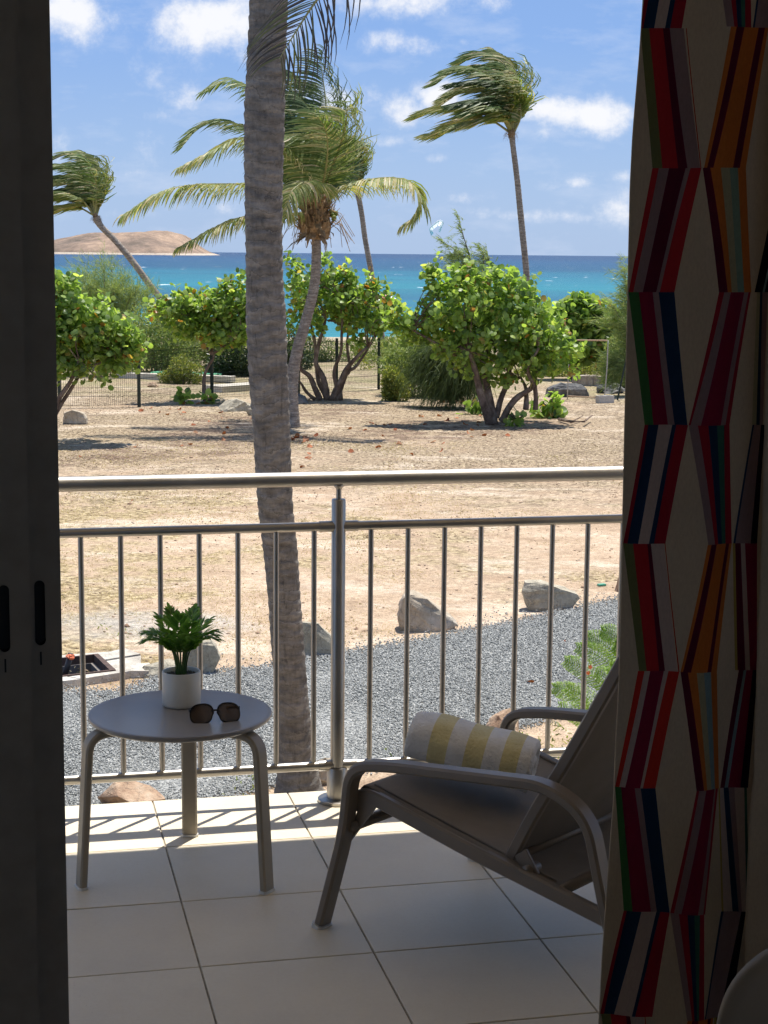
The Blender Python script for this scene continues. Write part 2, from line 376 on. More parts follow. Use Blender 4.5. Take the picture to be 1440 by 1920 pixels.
def M_ground_f():
    mt, t, b = newmat('sandy ground'); setc(b, (.5,.38,.26), .95, 0, .15); L = t.links.new
    geo = N(t, 'ShaderNodeNewGeometry'); pos = geo.outputs['Position']
    sp = N(t, 'ShaderNodeSeparateXYZ'); L(pos, sp.inputs[0]); X, Y = sp.outputs[0], sp.outputs[1]
    big = noise_node(t, .35, 5, .6, vec=pos); mid = noise_node(t, 1.6, 7, .65, vec=pos); fine = noise_node(t, 14, 8, .7, vec=pos)
    grain = noise_node(t, 70, 5, .7, vec=pos)
    sand = ramp(t, mid.outputs[0], [(.36, (.36,.26,.175)), (.5, (.46,.345,.24)), (.64, (.54,.42,.31))]).outputs[0]
    # dried grass and litter
    grass = ramp(t, fine.outputs[0], [(.38, (.16,.12,.055)), (.5, (.34,.26,.12)), (.62, (.48,.395,.22))]).outputs[0]
    litter = ramp(t, fine.outputs[0], [(.38, (.105,.078,.050)), (.5, (.26,.20,.135)), (.63, (.45,.365,.25))]).outputs[0]
    yg = N(t, 'ShaderNodeMapRange'); L(Y, yg.inputs[0]); yg.inputs[1].default_value = 22; yg.inputs[2].default_value = 30
    left = N(t, 'ShaderNodeMapRange'); L(X, left.inputs[0]); left.inputs[1].default_value = 1.0; left.inputs[2].default_value = -2.0
    # grass band between gravel and litter, thicker to the left
    gfac = MATH(t, 'ADD', MATH(t, 'SUBTRACT', mid.outputs[0], .575), MATH(t, 'MULTIPLY', left.outputs[0], .11))
    gfac = MATH(t, 'ADD', gfac, MATH(t, 'MULTIPLY', MATH(t, 'SUBTRACT', big.outputs[0], .5), 1.1))
    gfac = MATH(t, 'MULTIPLY', gfac, 7.0, clamp=True)
    c = mixcol(t, MATH(t, 'MULTIPLY', gfac, .85), sand, grass)
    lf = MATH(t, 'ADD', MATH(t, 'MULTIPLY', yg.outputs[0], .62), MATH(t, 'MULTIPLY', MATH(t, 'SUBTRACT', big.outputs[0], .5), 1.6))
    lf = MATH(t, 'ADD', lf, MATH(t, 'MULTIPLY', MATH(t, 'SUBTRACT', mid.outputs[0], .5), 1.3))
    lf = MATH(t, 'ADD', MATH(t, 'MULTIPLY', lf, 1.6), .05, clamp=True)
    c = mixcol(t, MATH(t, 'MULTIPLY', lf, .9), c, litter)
    # pale bare patches
    pale = MATH(t, 'MULTIPLY', MATH(t, 'SUBTRACT', noise_node(t, .9, 8, .75, vec=pos, stretch=(.6,1,1)).outputs[0], .53), 10.0, clamp=True)
    c = mixcol(t, MATH(t, 'MULTIPLY', pale, .62), c, (.62,.52,.41))
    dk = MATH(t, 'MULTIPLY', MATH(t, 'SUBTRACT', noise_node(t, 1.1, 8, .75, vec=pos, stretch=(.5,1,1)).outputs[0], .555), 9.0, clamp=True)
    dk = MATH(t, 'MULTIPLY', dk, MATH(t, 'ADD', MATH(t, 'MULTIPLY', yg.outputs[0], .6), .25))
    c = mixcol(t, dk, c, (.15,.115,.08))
    # drifts of rotted leaves under the trees, with tree shadows at left painted in
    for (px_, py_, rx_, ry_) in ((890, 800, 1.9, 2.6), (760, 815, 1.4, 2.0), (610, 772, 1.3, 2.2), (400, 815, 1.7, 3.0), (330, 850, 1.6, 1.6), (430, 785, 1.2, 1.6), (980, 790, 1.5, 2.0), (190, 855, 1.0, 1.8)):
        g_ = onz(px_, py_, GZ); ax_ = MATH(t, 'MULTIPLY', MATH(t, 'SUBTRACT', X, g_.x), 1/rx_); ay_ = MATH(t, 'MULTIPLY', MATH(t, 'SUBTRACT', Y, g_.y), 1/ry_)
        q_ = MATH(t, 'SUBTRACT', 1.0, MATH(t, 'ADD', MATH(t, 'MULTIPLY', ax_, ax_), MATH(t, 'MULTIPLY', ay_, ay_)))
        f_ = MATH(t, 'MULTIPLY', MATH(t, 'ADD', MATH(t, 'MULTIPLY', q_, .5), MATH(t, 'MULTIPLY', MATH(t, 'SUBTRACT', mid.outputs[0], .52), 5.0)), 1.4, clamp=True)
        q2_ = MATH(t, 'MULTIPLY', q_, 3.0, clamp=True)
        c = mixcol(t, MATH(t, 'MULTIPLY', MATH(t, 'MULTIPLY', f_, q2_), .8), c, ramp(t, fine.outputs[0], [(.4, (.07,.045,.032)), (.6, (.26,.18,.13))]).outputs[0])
    # fine grey grit washed out near the manhole
    gp = onz(255, 1172, GZ); qx = MATH(t, 'MULTIPLY', MATH(t, 'SUBTRACT', X, gp.x), .75); qy = MATH(t, 'MULTIPLY', MATH(t, 'SUBTRACT', Y, gp.y), 1.3)
    qq = MATH(t, 'SUBTRACT', 1.0, MATH(t, 'ADD', MATH(t, 'MULTIPLY', qx, qx), MATH(t, 'MULTIPLY', qy, qy)))
    gf = MATH(t, 'MULTIPLY', MATH(t, 'ADD', qq, MATH(t, 'MULTIPLY', MATH(t, 'SUBTRACT', mid.outputs[0], .5), 3.0)), .9, clamp=True)
    c = mixcol(t, MATH(t, 'MULTIPLY', gf, .75), c, (.40,.375,.34))
    # olive scrubby turf beyond the fence
    yf = N(t, 'ShaderNodeMapRange'); L(Y, yf.inputs[0]); yf.inputs[1].default_value = 40; yf.inputs[2].default_value = 44
    of_ = MATH(t, 'MULTIPLY', yf.outputs[0], MATH(t, 'MULTIPLY', MATH(t, 'SUBTRACT', noise_node(t, .6, 6, .7, vec=pos).outputs[0], .42), 5, clamp=True))
    c = mixcol(t, MATH(t, 'MULTIPLY', of_, .75), c, ramp(t, fine.outputs[0], [(.3, (.13,.13,.06)), (.7, (.36,.32,.17))]).outputs[0])
    # beach
    bch = N(t, 'ShaderNodeMapRange'); L(Y, bch.inputs[0]); bch.inputs[1].default_value = 68; bch.inputs[2].default_value = 80
    c = mixcol(t, bch.outputs[0], c, (.60,.52,.40))
    c = mixcol(t, .5, c, ramp(t, grain.outputs[0], [(.36,(.16,.16,.16)),(.64,(.84,.84,.84))]).outputs[0], 'OVERLAY'); c = mixcol(t, .25, c, ramp(t, fine.outputs[0], [(.38,(.15,.15,.15)),(.62,(.85,.85,.85))]).outputs[0], 'OVERLAY')
    sg = MATH(t, 'MULTIPLY', MATH(t, 'SUBTRACT', noise_node(t, 45, 3, .5, vec=pos).outputs[0], .63), 14, clamp=True)
    c = mixcol(t, MATH(t, 'MULTIPLY', sg, .6), c, (.16,.12,.09))
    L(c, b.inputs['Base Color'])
    p = bump(t, b, mid.outputs[0], .5, .12); p = bump(t, b, fine.outputs[0], .8, .03, p); bump(t, b, grain.outputs[0], .7, .008, p)
    return mt
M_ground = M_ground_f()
def build_ground():
    ys = np.concatenate([np.linspace(5.6, 10, 12), np.geomspace(10.2, 132, 420)])
    ts = np.concatenate([-np.geomspace(3.2, .34, 24), np.linspace(-.33, .33, 150), np.geomspace(.34, 3.2, 24)])
    V = []
    for y in ys:
        hw = max(y, 14)
        for tt in ts:
            x = tt*hw; V.append((x, y, gz(x, y)))
    nc = len(ts); F = []
    p1 = onz(184, 1240, GZ); p2 = onz(217, 1271, GZ); p3 = onz(40, 1292, GZ); ux = Vector((p3.x-p2.x, p3.y-p2.y, 0)).normalized(); vx = Vector((p2.x-p1.x, p2.y-p1.y, 0)); vl = vx.length; vx.normalize()
    for i in range(len(ys)-1):
        for j in range(nc-1):
            a = V[i*nc+j]; b_ = V[(i+1)*nc+j+1]; cx, cy = (a[0]+b_[0])/2-p1.x, (a[1]+b_[1])/2-p1.y
            det = ux.x*vx.y-ux.y*vx.x; pu = (cx*vx.y-cy*vx.x)/det; pv = (ux.x*cy-ux.y*cx)/det
            if -.06 < pu < 1.31 and -.05 < pv < vl+.05: continue
            F.append((i*nc+j, i*nc+j+1, (i+1)*nc+j+1, (i+1)*nc+j))
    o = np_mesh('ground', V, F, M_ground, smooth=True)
    tag(o, 'pale sandy yard with dried grass running down to the beach', kind='structure')
build_ground()

# sea
SEA_Z = -3.15
def M_sea_f():
    mt, t, b = newmat('sea water'); setc(b, (.02,.2,.3), .12, 0, .5); L = t.links.new
    geo = N(t, 'ShaderNodeNewGeometry'); pos = geo.outputs['Position']
    sp = N(t, 'ShaderNodeSeparateXYZ'); L(pos, sp.inputs[0]); Y = sp.outputs[1]
    lg = MATH(t, 'LOGARITHM', MATH(t, 'MAXIMUM', Y, 50), 10)
    nb = noise_node(t, .012, 5, .6, vec=pos, stretch=(.35,1,1)); lg2 = MATH(t, 'ADD', lg, MATH(t, 'MULTIPLY', MATH(t, 'SUBTRACT', nb.outputs[0], .5), .35))
    nb2 = noise_node(t, .05, 4, .6, vec=pos, stretch=(.25,1,1))
    f = MATH(t, 'DIVIDE', MATH(t, 'SUBTRACT', lg2, 2.0), 1.4, clamp=True)
    r = ramp(t, f, [(0, (.012,.19,.215)), (.13, (.008,.160,.20)), (.20, (.004,.085,.14)), (.28, (.008,.165,.20)), (.40, (.006,.125,.175)), (.56, (.004,.060,.115)), (.78,(.006,.052,.115)), (1, (.008,.036,.090))])
    c = mixcol(t, .35, r.outputs[0], nb2.outputs[0], 'OVERLAY')
    # foam flecks
    w1 = noise_node(t, .9, 5, .7, vec=pos, stretch=(.30,.045,1)); w2 = noise_node(t, .03, 3, .5, vec=pos, stretch=(.6,.5,1))
    foam = MATH(t, 'MULTIPLY', MATH(t, 'SUBTRACT', MATH(t, 'ADD', w1.outputs[0], MATH(t, 'MULTIPLY', w2.outputs[0],   .18)), .745), 22, clamp=True)
    c = mixcol(t, MATH(t, 'MULTIPLY', foam, .8), c, (.8,.85,.87))
    L(c, b.inputs['Base Color'])
    b.inputs['Roughness'].default_value = .32; b.inputs['IOR'].default_value = 1.33; b.inputs['Specular IOR Level'].default_value = .32
    wv = noise_node(t, .5, 7, .65, vec=pos, stretch=(.5,1,1)); p = bump(t, b, wv.outputs[0], 1.0, .5)
    return mt
M_sea = M_sea_f()
def build_sea():
    ys = np.concatenate([np.geomspace(82, 900, 60), np.geomspace(1000, 42000, 30)])
    ts = np.linspace(-1, 1, 61); V = []
    for y in ys:
        w = max(y*2.2, 700)
        for q in ts: V.append((q*w, y, SEA_Z))
    nc = len(ts); F = [(i*nc+j, i*nc+j+1, (i+1)*nc+j+1, (i+1)*nc+j) for i in range(len(ys)-1) for j in range(nc-1)]
    tag(np_mesh('sea', V, F, M_sea), 'turquoise sea deepening to dark blue at the horizon', kind='structure')
    # reef surf line
    mb = MB(); y0 = 2500
    for k in range(60):
        px = random.uniform(380, 600) if k > 12 else random.uniform(105, 400); py = 476+random.uniform(-.6, .8)+ (px-450)*.009
        p = onz(px, py, SEA_Z+.2); w = random.uniform(8, 40)
        mb.box((p.x, min(p.y, 6000), SEA_Z+.35), (w, 6, .9))
    tag(mb.build('surf', M_simple('surf foam', (.85,.87,.88), .9, scale=.2)), 'white line of surf on the reef off the island', kind='stuff')
build_sea()

# island
def M_island_f():
    mt, t, b = newmat('dry hillside'); setc(b, (.3,.22,.17), 1, 0, .1)
    n = noise_node(t, .011, 9, .7); n2 = noise_node(t, .09, 6, .7)
    r = ramp(t, n.outputs[0], [(.34, (.11,.095,.08)), (.48, (.22,.165,.13)), (.62, (.36,.26,.19))])
    sp = N(t, 'ShaderNodeSeparateXYZ'); tc = N(t, 'ShaderNodeTexCoord'); t.links.new(tc.outputs['Object'], sp.inputs[0])
    c = mixcol(t, .5, r.outputs[0], n2.outputs[0], 'OVERLAY')
    low = MATH(t, 'LESS_THAN', MATH(t, 'ADD', sp.outputs[2], MATH(t, 'MULTIPLY', n2.outputs[0], 3)), 4.2)
    c = mixcol(t, MATH(t, 'MULTIPLY', low, .6), c, (.62,.54,.44))
    sc = MATH(t, 'MULTIPLY', MATH(t, 'SUBTRACT', noise_node(t, .25, 4, .6).outputs[0], .57), 8, clamp=True)
    c = mixcol(t, MATH(t, 'MULTIPLY', sc, .5), c, (.12,.13,.09))
    t.links.new(c, b.inputs['Base Color']); bump(t, b, n2.outputs[0], .8, 4); return mt
def build_island():
    D = 2600.0; sky = [(-60,472),(20,466),(90,458),(130,448),(180,439),(215,436),(250,434),(290,432),(320,434),(345,443),(370,455),(390,465),(400,471),(402,472)]
    def hgt(px):
        for (a, ya), (b_, yb) in zip(sky, sky[1:]):
            if a <= px <= b_:
                t_ = (px-a)/(b_-a); return ya+(yb-ya)*t_
        return 474
    nx, ny = 120, 40; V = []
    for j in range(ny+1):
        v = j/ny; prof = math.sin(math.pi*min(1, v*1.0))**.7 if 0 < v < 1 else 0
        for i in range(nx+1):
            px = -60+462*i/nx; base = atD(px, 474, D); top = atD(px, hgt(px), D).z-SEA_Z
            y = D+ (v-.5)*420; n_ = mnoise.fractal(Vector((base.x*.012, y*.012, 0)), 1, 2, 5)
            ed = min(1, (nx-i)/14); z = max(-3, top*prof*(1+.16*n_*(1-prof*.5)*ed) + 3.0*n_*prof*ed - .6); z = z*ed**.6-(1-ed)*1.5
            V.append((base.x, y, SEA_Z+z))
    F = [(j*(nx+1)+i, j*(nx+1)+i+1, (j+1)*(nx+1)+i+1, (j+1)*(nx+1)+i) for j in range(ny) for i in range(nx)]
    c0 = atD(200, 474, D); V = np.array(V)-np.array([c0.x, D, SEA_Z])
    o = np_mesh('island_hill', V, F, M_island_f(), smooth=True, loc=(c0.x, D, SEA_Z))
    tag(o, 'low dry brown island out on the horizon at left', kind='structure')
build_island()

# ------------------------------------------------------------------ balcony frame of reference
BANG = rad(12.8)
UU = Vector((math.cos(BANG), math.sin(BANG), 0)); NN = Vector((-math.sin(BANG), math.cos(BANG), 0))
B0 = onz(632, 1502, 0)           # post foot
def BP(u, n, z=0): return B0+UU*u+NN*n+Vector((0,0,z))

def build_balcony():
    # tiles
    T0 = onz(340, 1690, 0); q = T0-B0; u0 = q.dot(UU); n0 = q.dot(NN); S = .428
    edge = .115
    slab = MB(); slab.box(BP(0, (edge-2.3)/2, -.12), (7.0, 2.3+edge, .20), BANG)
    so_ = slab.build('balcony_floor', M_simple('balcony concrete', (.42,.39,.34), .9))
    tag(so_, 'cream tiled balcony floor in front of the sliding door', kind='structure')
    g = MB(); g.box(BP(0, (edge-2.3)/2, -.0125), (7.0, 2.3+edge-.004, .013), BANG); g.build('grout', M_grout, so_)
    def tile_mesh(w, d):
        me = bpy.data.meshes.new('tile'); bm = bmesh.new(); bmesh.ops.create_cube(bm, size=1)
        for v in bm.verts: v.co = Vector((v.co.x*w, v.co.y*d, v.co.z*.012))
        bmesh.ops.bevel(bm, geom=[e for e in bm.edges if all(v.co.z > 0 for v in e.verts)], offset=.0012, segments=1, affect='EDGES')
        bm.to_mesh(me); bm.free(); me.materials.append(M_tile); return me
    full = tile_mesh(S-.005, S-.005); 
    for j in range(-4, 4):
        n1 = n0+S*j; n2 = n1+S
        if n1 > edge-.03: continue
        for i in range(-6, 7):
            d = S
            if n2 > edge: d = edge-n1; 
            if n2 < -2.3: continue
            me = full if d == S else tile_mesh(S-.004, d-.004)
            o = link('tile', me, so_, BP(u0+S*(i+.5), n1+d/2, -.006+random.uniform(-.0003,.0003))); o.rotation_euler = (random.uniform(-.001,.001), random.uniform(-.001,.001), BANG)
    # underside and building face below
    w = MB(); w.box(BP(0, edge-.30, -1.1), (7.0, .2, 1.75), BANG)
    tag(w.build('balcony_wall', M_simple('render wall', (.5,.46,.40), .9, bmp=.3)), 'plain rendered wall under the balcony edge', 'wall', kind='structure')
build_balcony()

# railing
M_steel_h = M_steel_f(); M_steel_h.name = 'satin steel handrail'
for _n in M_steel_h.node_tree.nodes:
    if _n.type == 'MATH' and _n.operation == 'ADD' and abs(_n.inputs[1].default_value-.17) < 1e-4: _n.inputs[1].default_value = .27
def build_railing():
    r = empty('balcony_railing', B0, 'stainless steel balcony railing with round handrail and upright bars', 'railing')
    def L_(p): return p-B0
    def cyl(name, a, b, rr, parent=r, seg=20):
        return MB().tube([L_(a), L_(b)], rr, seg).build(name, M_steel, parent, smooth=True, angle=40)
    # handrail with slight bow of a real tube
    pts = [BP(u, 0, 1.0205) for u in np.linspace(-2.4, 2.4, 13)]
    MB().tube([L_(p) for p in pts], .0225, 28).build('handrail', M_steel_h, r, smooth=True, angle=40)
    HM, HB = .874, .118
    for s in (-1, 1):
        cyl('middle_rail', BP(s*.05, 0, HM), BP(s*2.4, 0, HM), .0145)
        cyl('bottom_rail', BP(s*.05, 0, HB), BP(s*2.4, 0, HB), .0145)
        for h in (HM, HB): cyl('rail_sleeve', BP(s*.014, 0, h), BP(s*.060, 0, h), .0172)
    for pu in (0, -1.25, 1.25):
        p = MB(); p.lathe([(.0215,.02),(.0215,.955),(.0195,.958)], L_(BP(pu,0,0)), 28)
        po = p.build('post', M_steel, r, smooth=True, angle=40)
        s = MB().lathe([(.0085,.955),(.0085,.985),(.0095,.990),(.017,.9985),(.017,1.003)], L_(BP(pu,0,0)), 20); s.build('saddle', M_steel, po, smooth=True, angle=40)
        c = MB().lathe([(.0325,.012),(.0325,.108),(.030,.112),(.0225,.113)], L_(BP(pu,0,0)), 32); c.build('post_sleeve', M_steel, po, smooth=True, angle=40)
        d = MB().lathe([(.060,.0),(.061,.010),(.058,.013),(.03,.0135)], L_(BP(pu,0,0)), 40); d.build('base_disc', M_steel, po, smooth=True, angle=40)
    us = [-.076-.1172*k for k in range(9)]+[.102+.1172*k for k in range(9)]
    us += [u for u in [-1.36-.1172*k for k in range(8)]+[1.36+.1172*k for k in range(8)]]
    for u in us:
        u -= .0
        cyl('baluster', BP(u, 0, HB+.012), BP(u, 0, HM-.012), .0083, seg=14)
build_railing()

# roof slab over the balcony (its edge throws the shade line)
def build_shell():
    t = MB(); HC = 2.55; ne = -.33+.207*HC
    t.box(BP(0, (ne-2.45)/2, HC+.1), (7.4, ne+2.45, .2), BANG)
    tag(t.build('balcony_ceiling', M_simple('painted soffit', (.86,.81,.71), .9)), 'pale balcony ceiling slab overhead', 'ceiling', kind='structure')
    # wall with door opening : plane at n = NW (outer face) thickness .2 towards the room
    NW = -2.02; th = .20
    def wallbox(u1, u2, z1, z2): 
        mb = MB(); mb.box(BP((u1+u2)/2, NW-th/2, (z1+z2)/2), (u2-u1, th, z2-z1), BANG); return mb
    mw = M_simple('exterior render', (.80,.74,.63), .9, bmp=.3)
    dl, dr = -2.0, 1.45
    for nm, a in (('wall_left', (-3.6, dl, 0, 2.55)), ('wall_right', (dr, 3.6, 0, 2.55)), ('wall_above_door', (dl, dr, 2.28, 2.55))):
        tag(wallbox(*a).build(nm, mw), 'rendered wall around the sliding door', 'wall', kind='structure')
    # room
    mr = M_simple('room paint', (.86,.79,.69), .9, scale=3); 
    n2 = NW-th; n3 = n2-4.8
    fl = MB(); fl.box(BP(0, (n2+n3)/2+.1, -.015), (5.6, n2-n3+.2, .03), BANG)
    tag(fl.build('room_floor', M_simple('room floor tile', (.50,.46,.40), .5, scale=4)), 'tiled floor of the dim room', kind='structure')
    ce = MB(); ce.box(BP(0, (n2+n3)/2, 2.5), (5.6, n2-n3, .1), BANG)
    tag(ce.build('room_ceiling', mr), 'ceiling of the dim room', kind='structure')
    for nm, u in (('room_wall_left', -2.75), ('room_wall_right', 2.75)):
        mb = MB(); mb.box(BP(u, (n2+n3)/2, 1.22), (.1, n2-n3, 2.46), BANG); tag(mb.build(nm, mr), 'side wall of the dim room', 'wall', kind='structure')
    for (u1, u2, z1, z2) in ((-2.7,-.85,-.01,2.45), (.85,2.7,-.01,2.45), (-.85,.85,-.01,.9), (-.85,.85,2.15,2.45)):  # opening behind the camera is added to brighten the dim interior
        mb = MB(); mb.box(BP((u1+u2)/2, n3-.05, (z1+z2)/2), (u2-u1, .1, z2-z1), BANG); tag(mb.build('room_wall_back', mr), 'back wall of the room round an added opening that lets in light', 'wall', kind='structure')
build_shell()

# ------------------------------------------------------------------ sliding door leaves, stacked at left
M_door = M_simple('grey door frame', (.29,.265,.22), .5, 0, .1, 20, .05)
M_black = M_simple('black recess', (.004,.004,.004), .6, 0, .1, 20, 0)
def M_glass_f():
    mt, t, b = newmat('window glass'); setc(b, (.9,.95,.93), .01, 0, .5); b.inputs['Transmission Weight'].default_value = 1
    b.inputs['IOR'].default_value = 1.45; return mt
M_glass = M_glass_f()
def build_doors():
    NP = -2.11
    specs = [(NP, 110.5, 960, 49, 'sliding door leaf with recessed pull, standing open beside the balcony view', 75.0, 1149),
             (NP-.085, 52.5, 960, -40, 'sliding door leaf with recessed pull at the far left edge', 8.0, 1160)]
    for (n, xr, yr, xl, label, sx_, sy_) in specs:
        Pn = BP(0, n, 0)
        pr = onpl(xr, yr, Pn, NN); ur = (pr-B0).dot(UU); pl = onpl(xl, yr, Pn, NN); ul = (pl-B0).dot(UU)
        root = empty('sliding_door', BP(ur-.45, n, 0), label, 'sliding door'); off = root.location
        uw = ur-ul; th = .045
        me = MB(); sp = onpl(sx_, sy_, Pn-NN*th/2, NN); uh = (sp-B0).dot(UU); zh = sp.z; hh = .0565; hw = .0088
        def BX(mb, ua, ub, za, zb, ta=-th/2, tb=th/2, mi=0):
            p = BP((ua+ub)/2, n+(ta+tb)/2, (za+zb)/2)-off; mb.box(p, (ub-ua, tb-ta, zb-za), BANG, mi)
        # stile in pieces round the slot
        BX(me, ul, uh-hw, .03, 2.22); BX(me, uh+hw, ur, .03, 2.22)
        BX(me, uh-hw, uh+hw, .03, zh-hh); BX(me, uh-hw, uh+hw, zh+hh, 2.22)
        BX(me, uh-hw, uh+hw, zh-hh, zh+hh, -th/2+.018, th/2)
        me.build('stile', M_door, root)
        # rounded slot insert with dark recess
        hd = MB(); pts = []
        seg = 10
        for k in range(seg+1):
            a = math.pi*k/seg; pts.append((math.cos(a)*hw, zh+hh-hw+math.sin(a)*hw))
        for k in range(seg+1):
            a = math.pi+math.pi*k/seg; pts.append((math.cos(a)*hw, zh-hh+hw+math.sin(a)*hw))
        V = [tuple(BP(uh+a, n-th/2-.0012, b)-off) for a, b in pts]+[tuple(BP(uh+a, n-th/2+.016, b)-off) for a, b in pts]
        k = len(pts)
        hd.add(V, [tuple(range(k, 2*k))]+[(i, (i+1) % k, k+(i+1) % k, k+i) for i in range(k)])
        hd.build('pull_recess', M_black, root)
        cn = MB()
        for sx in (-1, 1):
            for sz in (-1, 1):
                zc = zh+sz*(hh-hw); ring = [(sx*hw, zh+sz*hh)]+[(sx*hw*math.cos(math.pi/2*q/6), zc+sz*hw*math.sin(math.pi/2*q/6)) for q in range(7)]
                cn.add([tuple(BP(uh+a, n-th/2, b)-off) for a, b in ring], [tuple(range(8)) if sx*sz < 0 else tuple(range(8))[::-1]])
        cn.build('pull_bezel', M_door, root)
        ky = MB(); BX(ky, uh-.0015, uh+.0015, zh-hh-.035, zh-hh-.012, -th/2-.001, -th/2+.004); ky.build('key_slot', M_black, root)
        # ridge along the stile's inner side, rest of the leaf (out of the picture)
        rd = MB(); BX(rd, ul-.004, ul+.004, .03, 2.22, -th/2-.006, th/2-.002); rd.build('edge_bead', M_door, root)
        rl = MB(); u2 = ur-1.0
        BX(rl, u2, ul-.004, .03, .11); BX(rl, u2, ul-.004, 2.14, 2.22); BX(rl, u2-.06, u2, .03, 2.22); rl.build('outer_frame', M_door, root)
        gl = MB(); BX(gl, u2, ul-.004, .11, 2.14, -.004, .004); gl.build('glass_pane', M_glass, root)
    # track at the sill and head
    for dn, w_ in ((-2.11, 'outer'), (-2.195, 'inner')):
        for zz, hh_, p_ in ((.012, .024, 'floor'), (2.25, .055, 'overhead')):
            tr = MB().box(BP(-.2, dn, zz), (3.04, .03, hh_), BANG)
            tag(tr.build('door_track', M_door), 'dark metal %s track of the %s sliding door leaf' % (p_, w_), kind='structure')
build_doors()

# ------------------------------------------------------------------ curtains
PAL = dict(b=(.54,.46,.35), o=(.16,.17,.07), r=(.40,.02,.03), m=(.10,.008,.03), v=(.27,.19,.20), l=(.40,.02,.01), O=(.50,.15,.03),
           w=(.22,.010,.045), g=(.05,.16,.05), G=(.20,.30,.24), n=(.012,.035,.085), c=(.48,.39,.36), k=(.012,.008,.015), R=(.50,.03,.02),
           e=(.30,.012,.03), t=(.04,.13,.10), y=(.35,.27,.07), B=(.20,.30,.33), i=(.36,.34,.22))
def fabric(name, col):
    mt, t, b = newmat(name); setc(b, col, .9, 0, .15)
    n = noise_node(t, 320, 3, .6, stretch=(1,1,.35)); n2 = noise_node(t, 6, 4)
    c = mixcol(t, .22, (col), n.outputs[0], 'OVERLAY'); c = mixcol(t, .12, c, n2.outputs[0], 'OVERLAY')
    t.links.new(c, b.inputs['Base Color']); bump(t, b, n.outputs[0], .25, .0006)
    tr = N(t, 'ShaderNodeBsdfTranslucent'); t.links.new(c, tr.inputs[0]); mx = N(t, 'ShaderNodeMixShader'); mx.inputs[0].default_value = .18
    t.links.new(b.outputs[0], mx.inputs[1]); t.links.new(tr.outputs[0], mx.inputs[2]); t.links.new(mx.outputs[0], t.nodes['Material Output'].inputs[0])
    return mt
CM = {k: fabric('curtain cloth '+k, v) for k, v in PAL.items()}; CK = list(CM)
NC = -2.36
# pattern rows: (y top, y bottom, [(x top left, x bottom left, colour)...]) boundaries left to right, traced from the cloth's print
A1 = lambda: [(1203,1227,'o')]
ROWS = [
 (52, 315, [(1205,1226,'o'),(1220,1245,'r'),(1245,1275,'m'),(1258,1291,'v'),(1285,1311,'b'),(1288.5,1311.5,'l'),(1290,1313,'b'),(1363,1317,'O'),(1375,1322,'m'),(1392,1332,'O'),(1422,1370,'m'),(1434,1385,'O'),(1440,1398,'b')]),
 (315, 548, [(1226,1183,'r'),(1238,1191,'v'),(1258,1208,'m'),(1288,1233,'v'),(1296,1240,'r'),(1313,1268,'b'),(1315,1343,'m'),(1327,1362,'O'),(1345,1371,'i'),(1363,1384,'G'),(1381,1397,'O'),(1398,1410,'b'),(1462,1416,'k'),(1480,1430,'B'),(1484,1434,'k'),(1500,1450,'b')]),
 (548, 797, [(1183,1210,'g'),(1201,1227,'w'),(1226,1255,'v'),(1238,1267,'n'),(1268,1288,'b'),(1343,1290,'e'),(1354,1293,'v'),(1369,1310,'w'),(1397,1349,'v'),(1405,1360,'e'),(1409,1369,'b'),(1420,1412,'i'),(1426,1420,'n'),(1430,1426,'v'),(1440,1432,'b')]),
 (797, 1020, [(1210,1171,'e'),(1217,1178,'n'),(1237,1197,'c'),(1263,1217,'n'),(1270,1227,'e'),(1289,1249,'b'),(1290,1323,'v'),(1305,1338,'e'),(1323,1345,'n'),(1341,1354,'t'),(1357,1362,'e'),(1369,1375,'b'),(1413,1378,'n'),(1416,1382,'v'),(1429,1410,'k'),(1436,1422,'b')]),
 (1020, 1258, [(1171,1198,'o'),(1188,1212,'r'),(1214,1236,'m'),(1221,1247,'c'),(1246,1268,'b'),(1247.5,1269.5,'l'),(1249,1271.5,'b'),(1322,1273,'O'),(1330,1277,'m'),(1342,1290,'O'),(1363,1321,'m'),(1370,1330,'O'),(1375,1343,'b'),(1377,1381,'y'),(1382,1386,'m'),(1392,1400,'c'),(1400,1409,'w'),(1422,1422,'b')]),
 (1258, 1478, [(1196,1157,'R'),(1208,1164,'c'),(1219,1174,'w'),(1245,1200,'c'),(1253,1205,'R'),(1271,1229,'b'),(1273,1299,'m'),(1285,1314,'O'),(1300,1321,'i'),(1314,1331,'B'),(1329,1339,'O'),(1343,1348,'b'),(1388,1351,'m'),(1397,1360,'B'),(1402,1367,'w'),(1414,1390,'k'),(1424,1404,'b')]),
 (1478, 1710, [(1157,1172,'g'),(1167,1187,'w'),(1190,1221,'v'),(1201,1232,'n'),(1229,1254,'b'),(1299,1255,'e'),(1304,1261,'v'),(1319,1273,'w'),(1338,1302,'v'),(1341,1313,'e'),(1346,1317,'b'),(1347,1354,'y'),(1350,1358,'c'),(1358,1375,'n'),(1368,1386,'v'),(1379,1392,'c'),(1397,1400,'t'),(1402,1405,'b')]),
 (1710, 1908, [(1172,1131,'e'),(1177,1138,'n'),(1203,1156,'c'),(1231,1186,'n'),(1238,1192,'e'),(1254,1224,'b'),(1255,1283,'v'),(1269,1292,'e'),(1283,1296,'n'),(1295,1301,'t'),(1306,1305,'e'),(1315,1316,'b'),(1353,1317,'n'),(1358,1320,'v'),(1391,1351,'k'),(1399,1370,'b')]),
]
def _shift(row, y0, y1, dx): return (y0, y1, [(a+dx, b+dx, c) for a, b, c in row[2]])
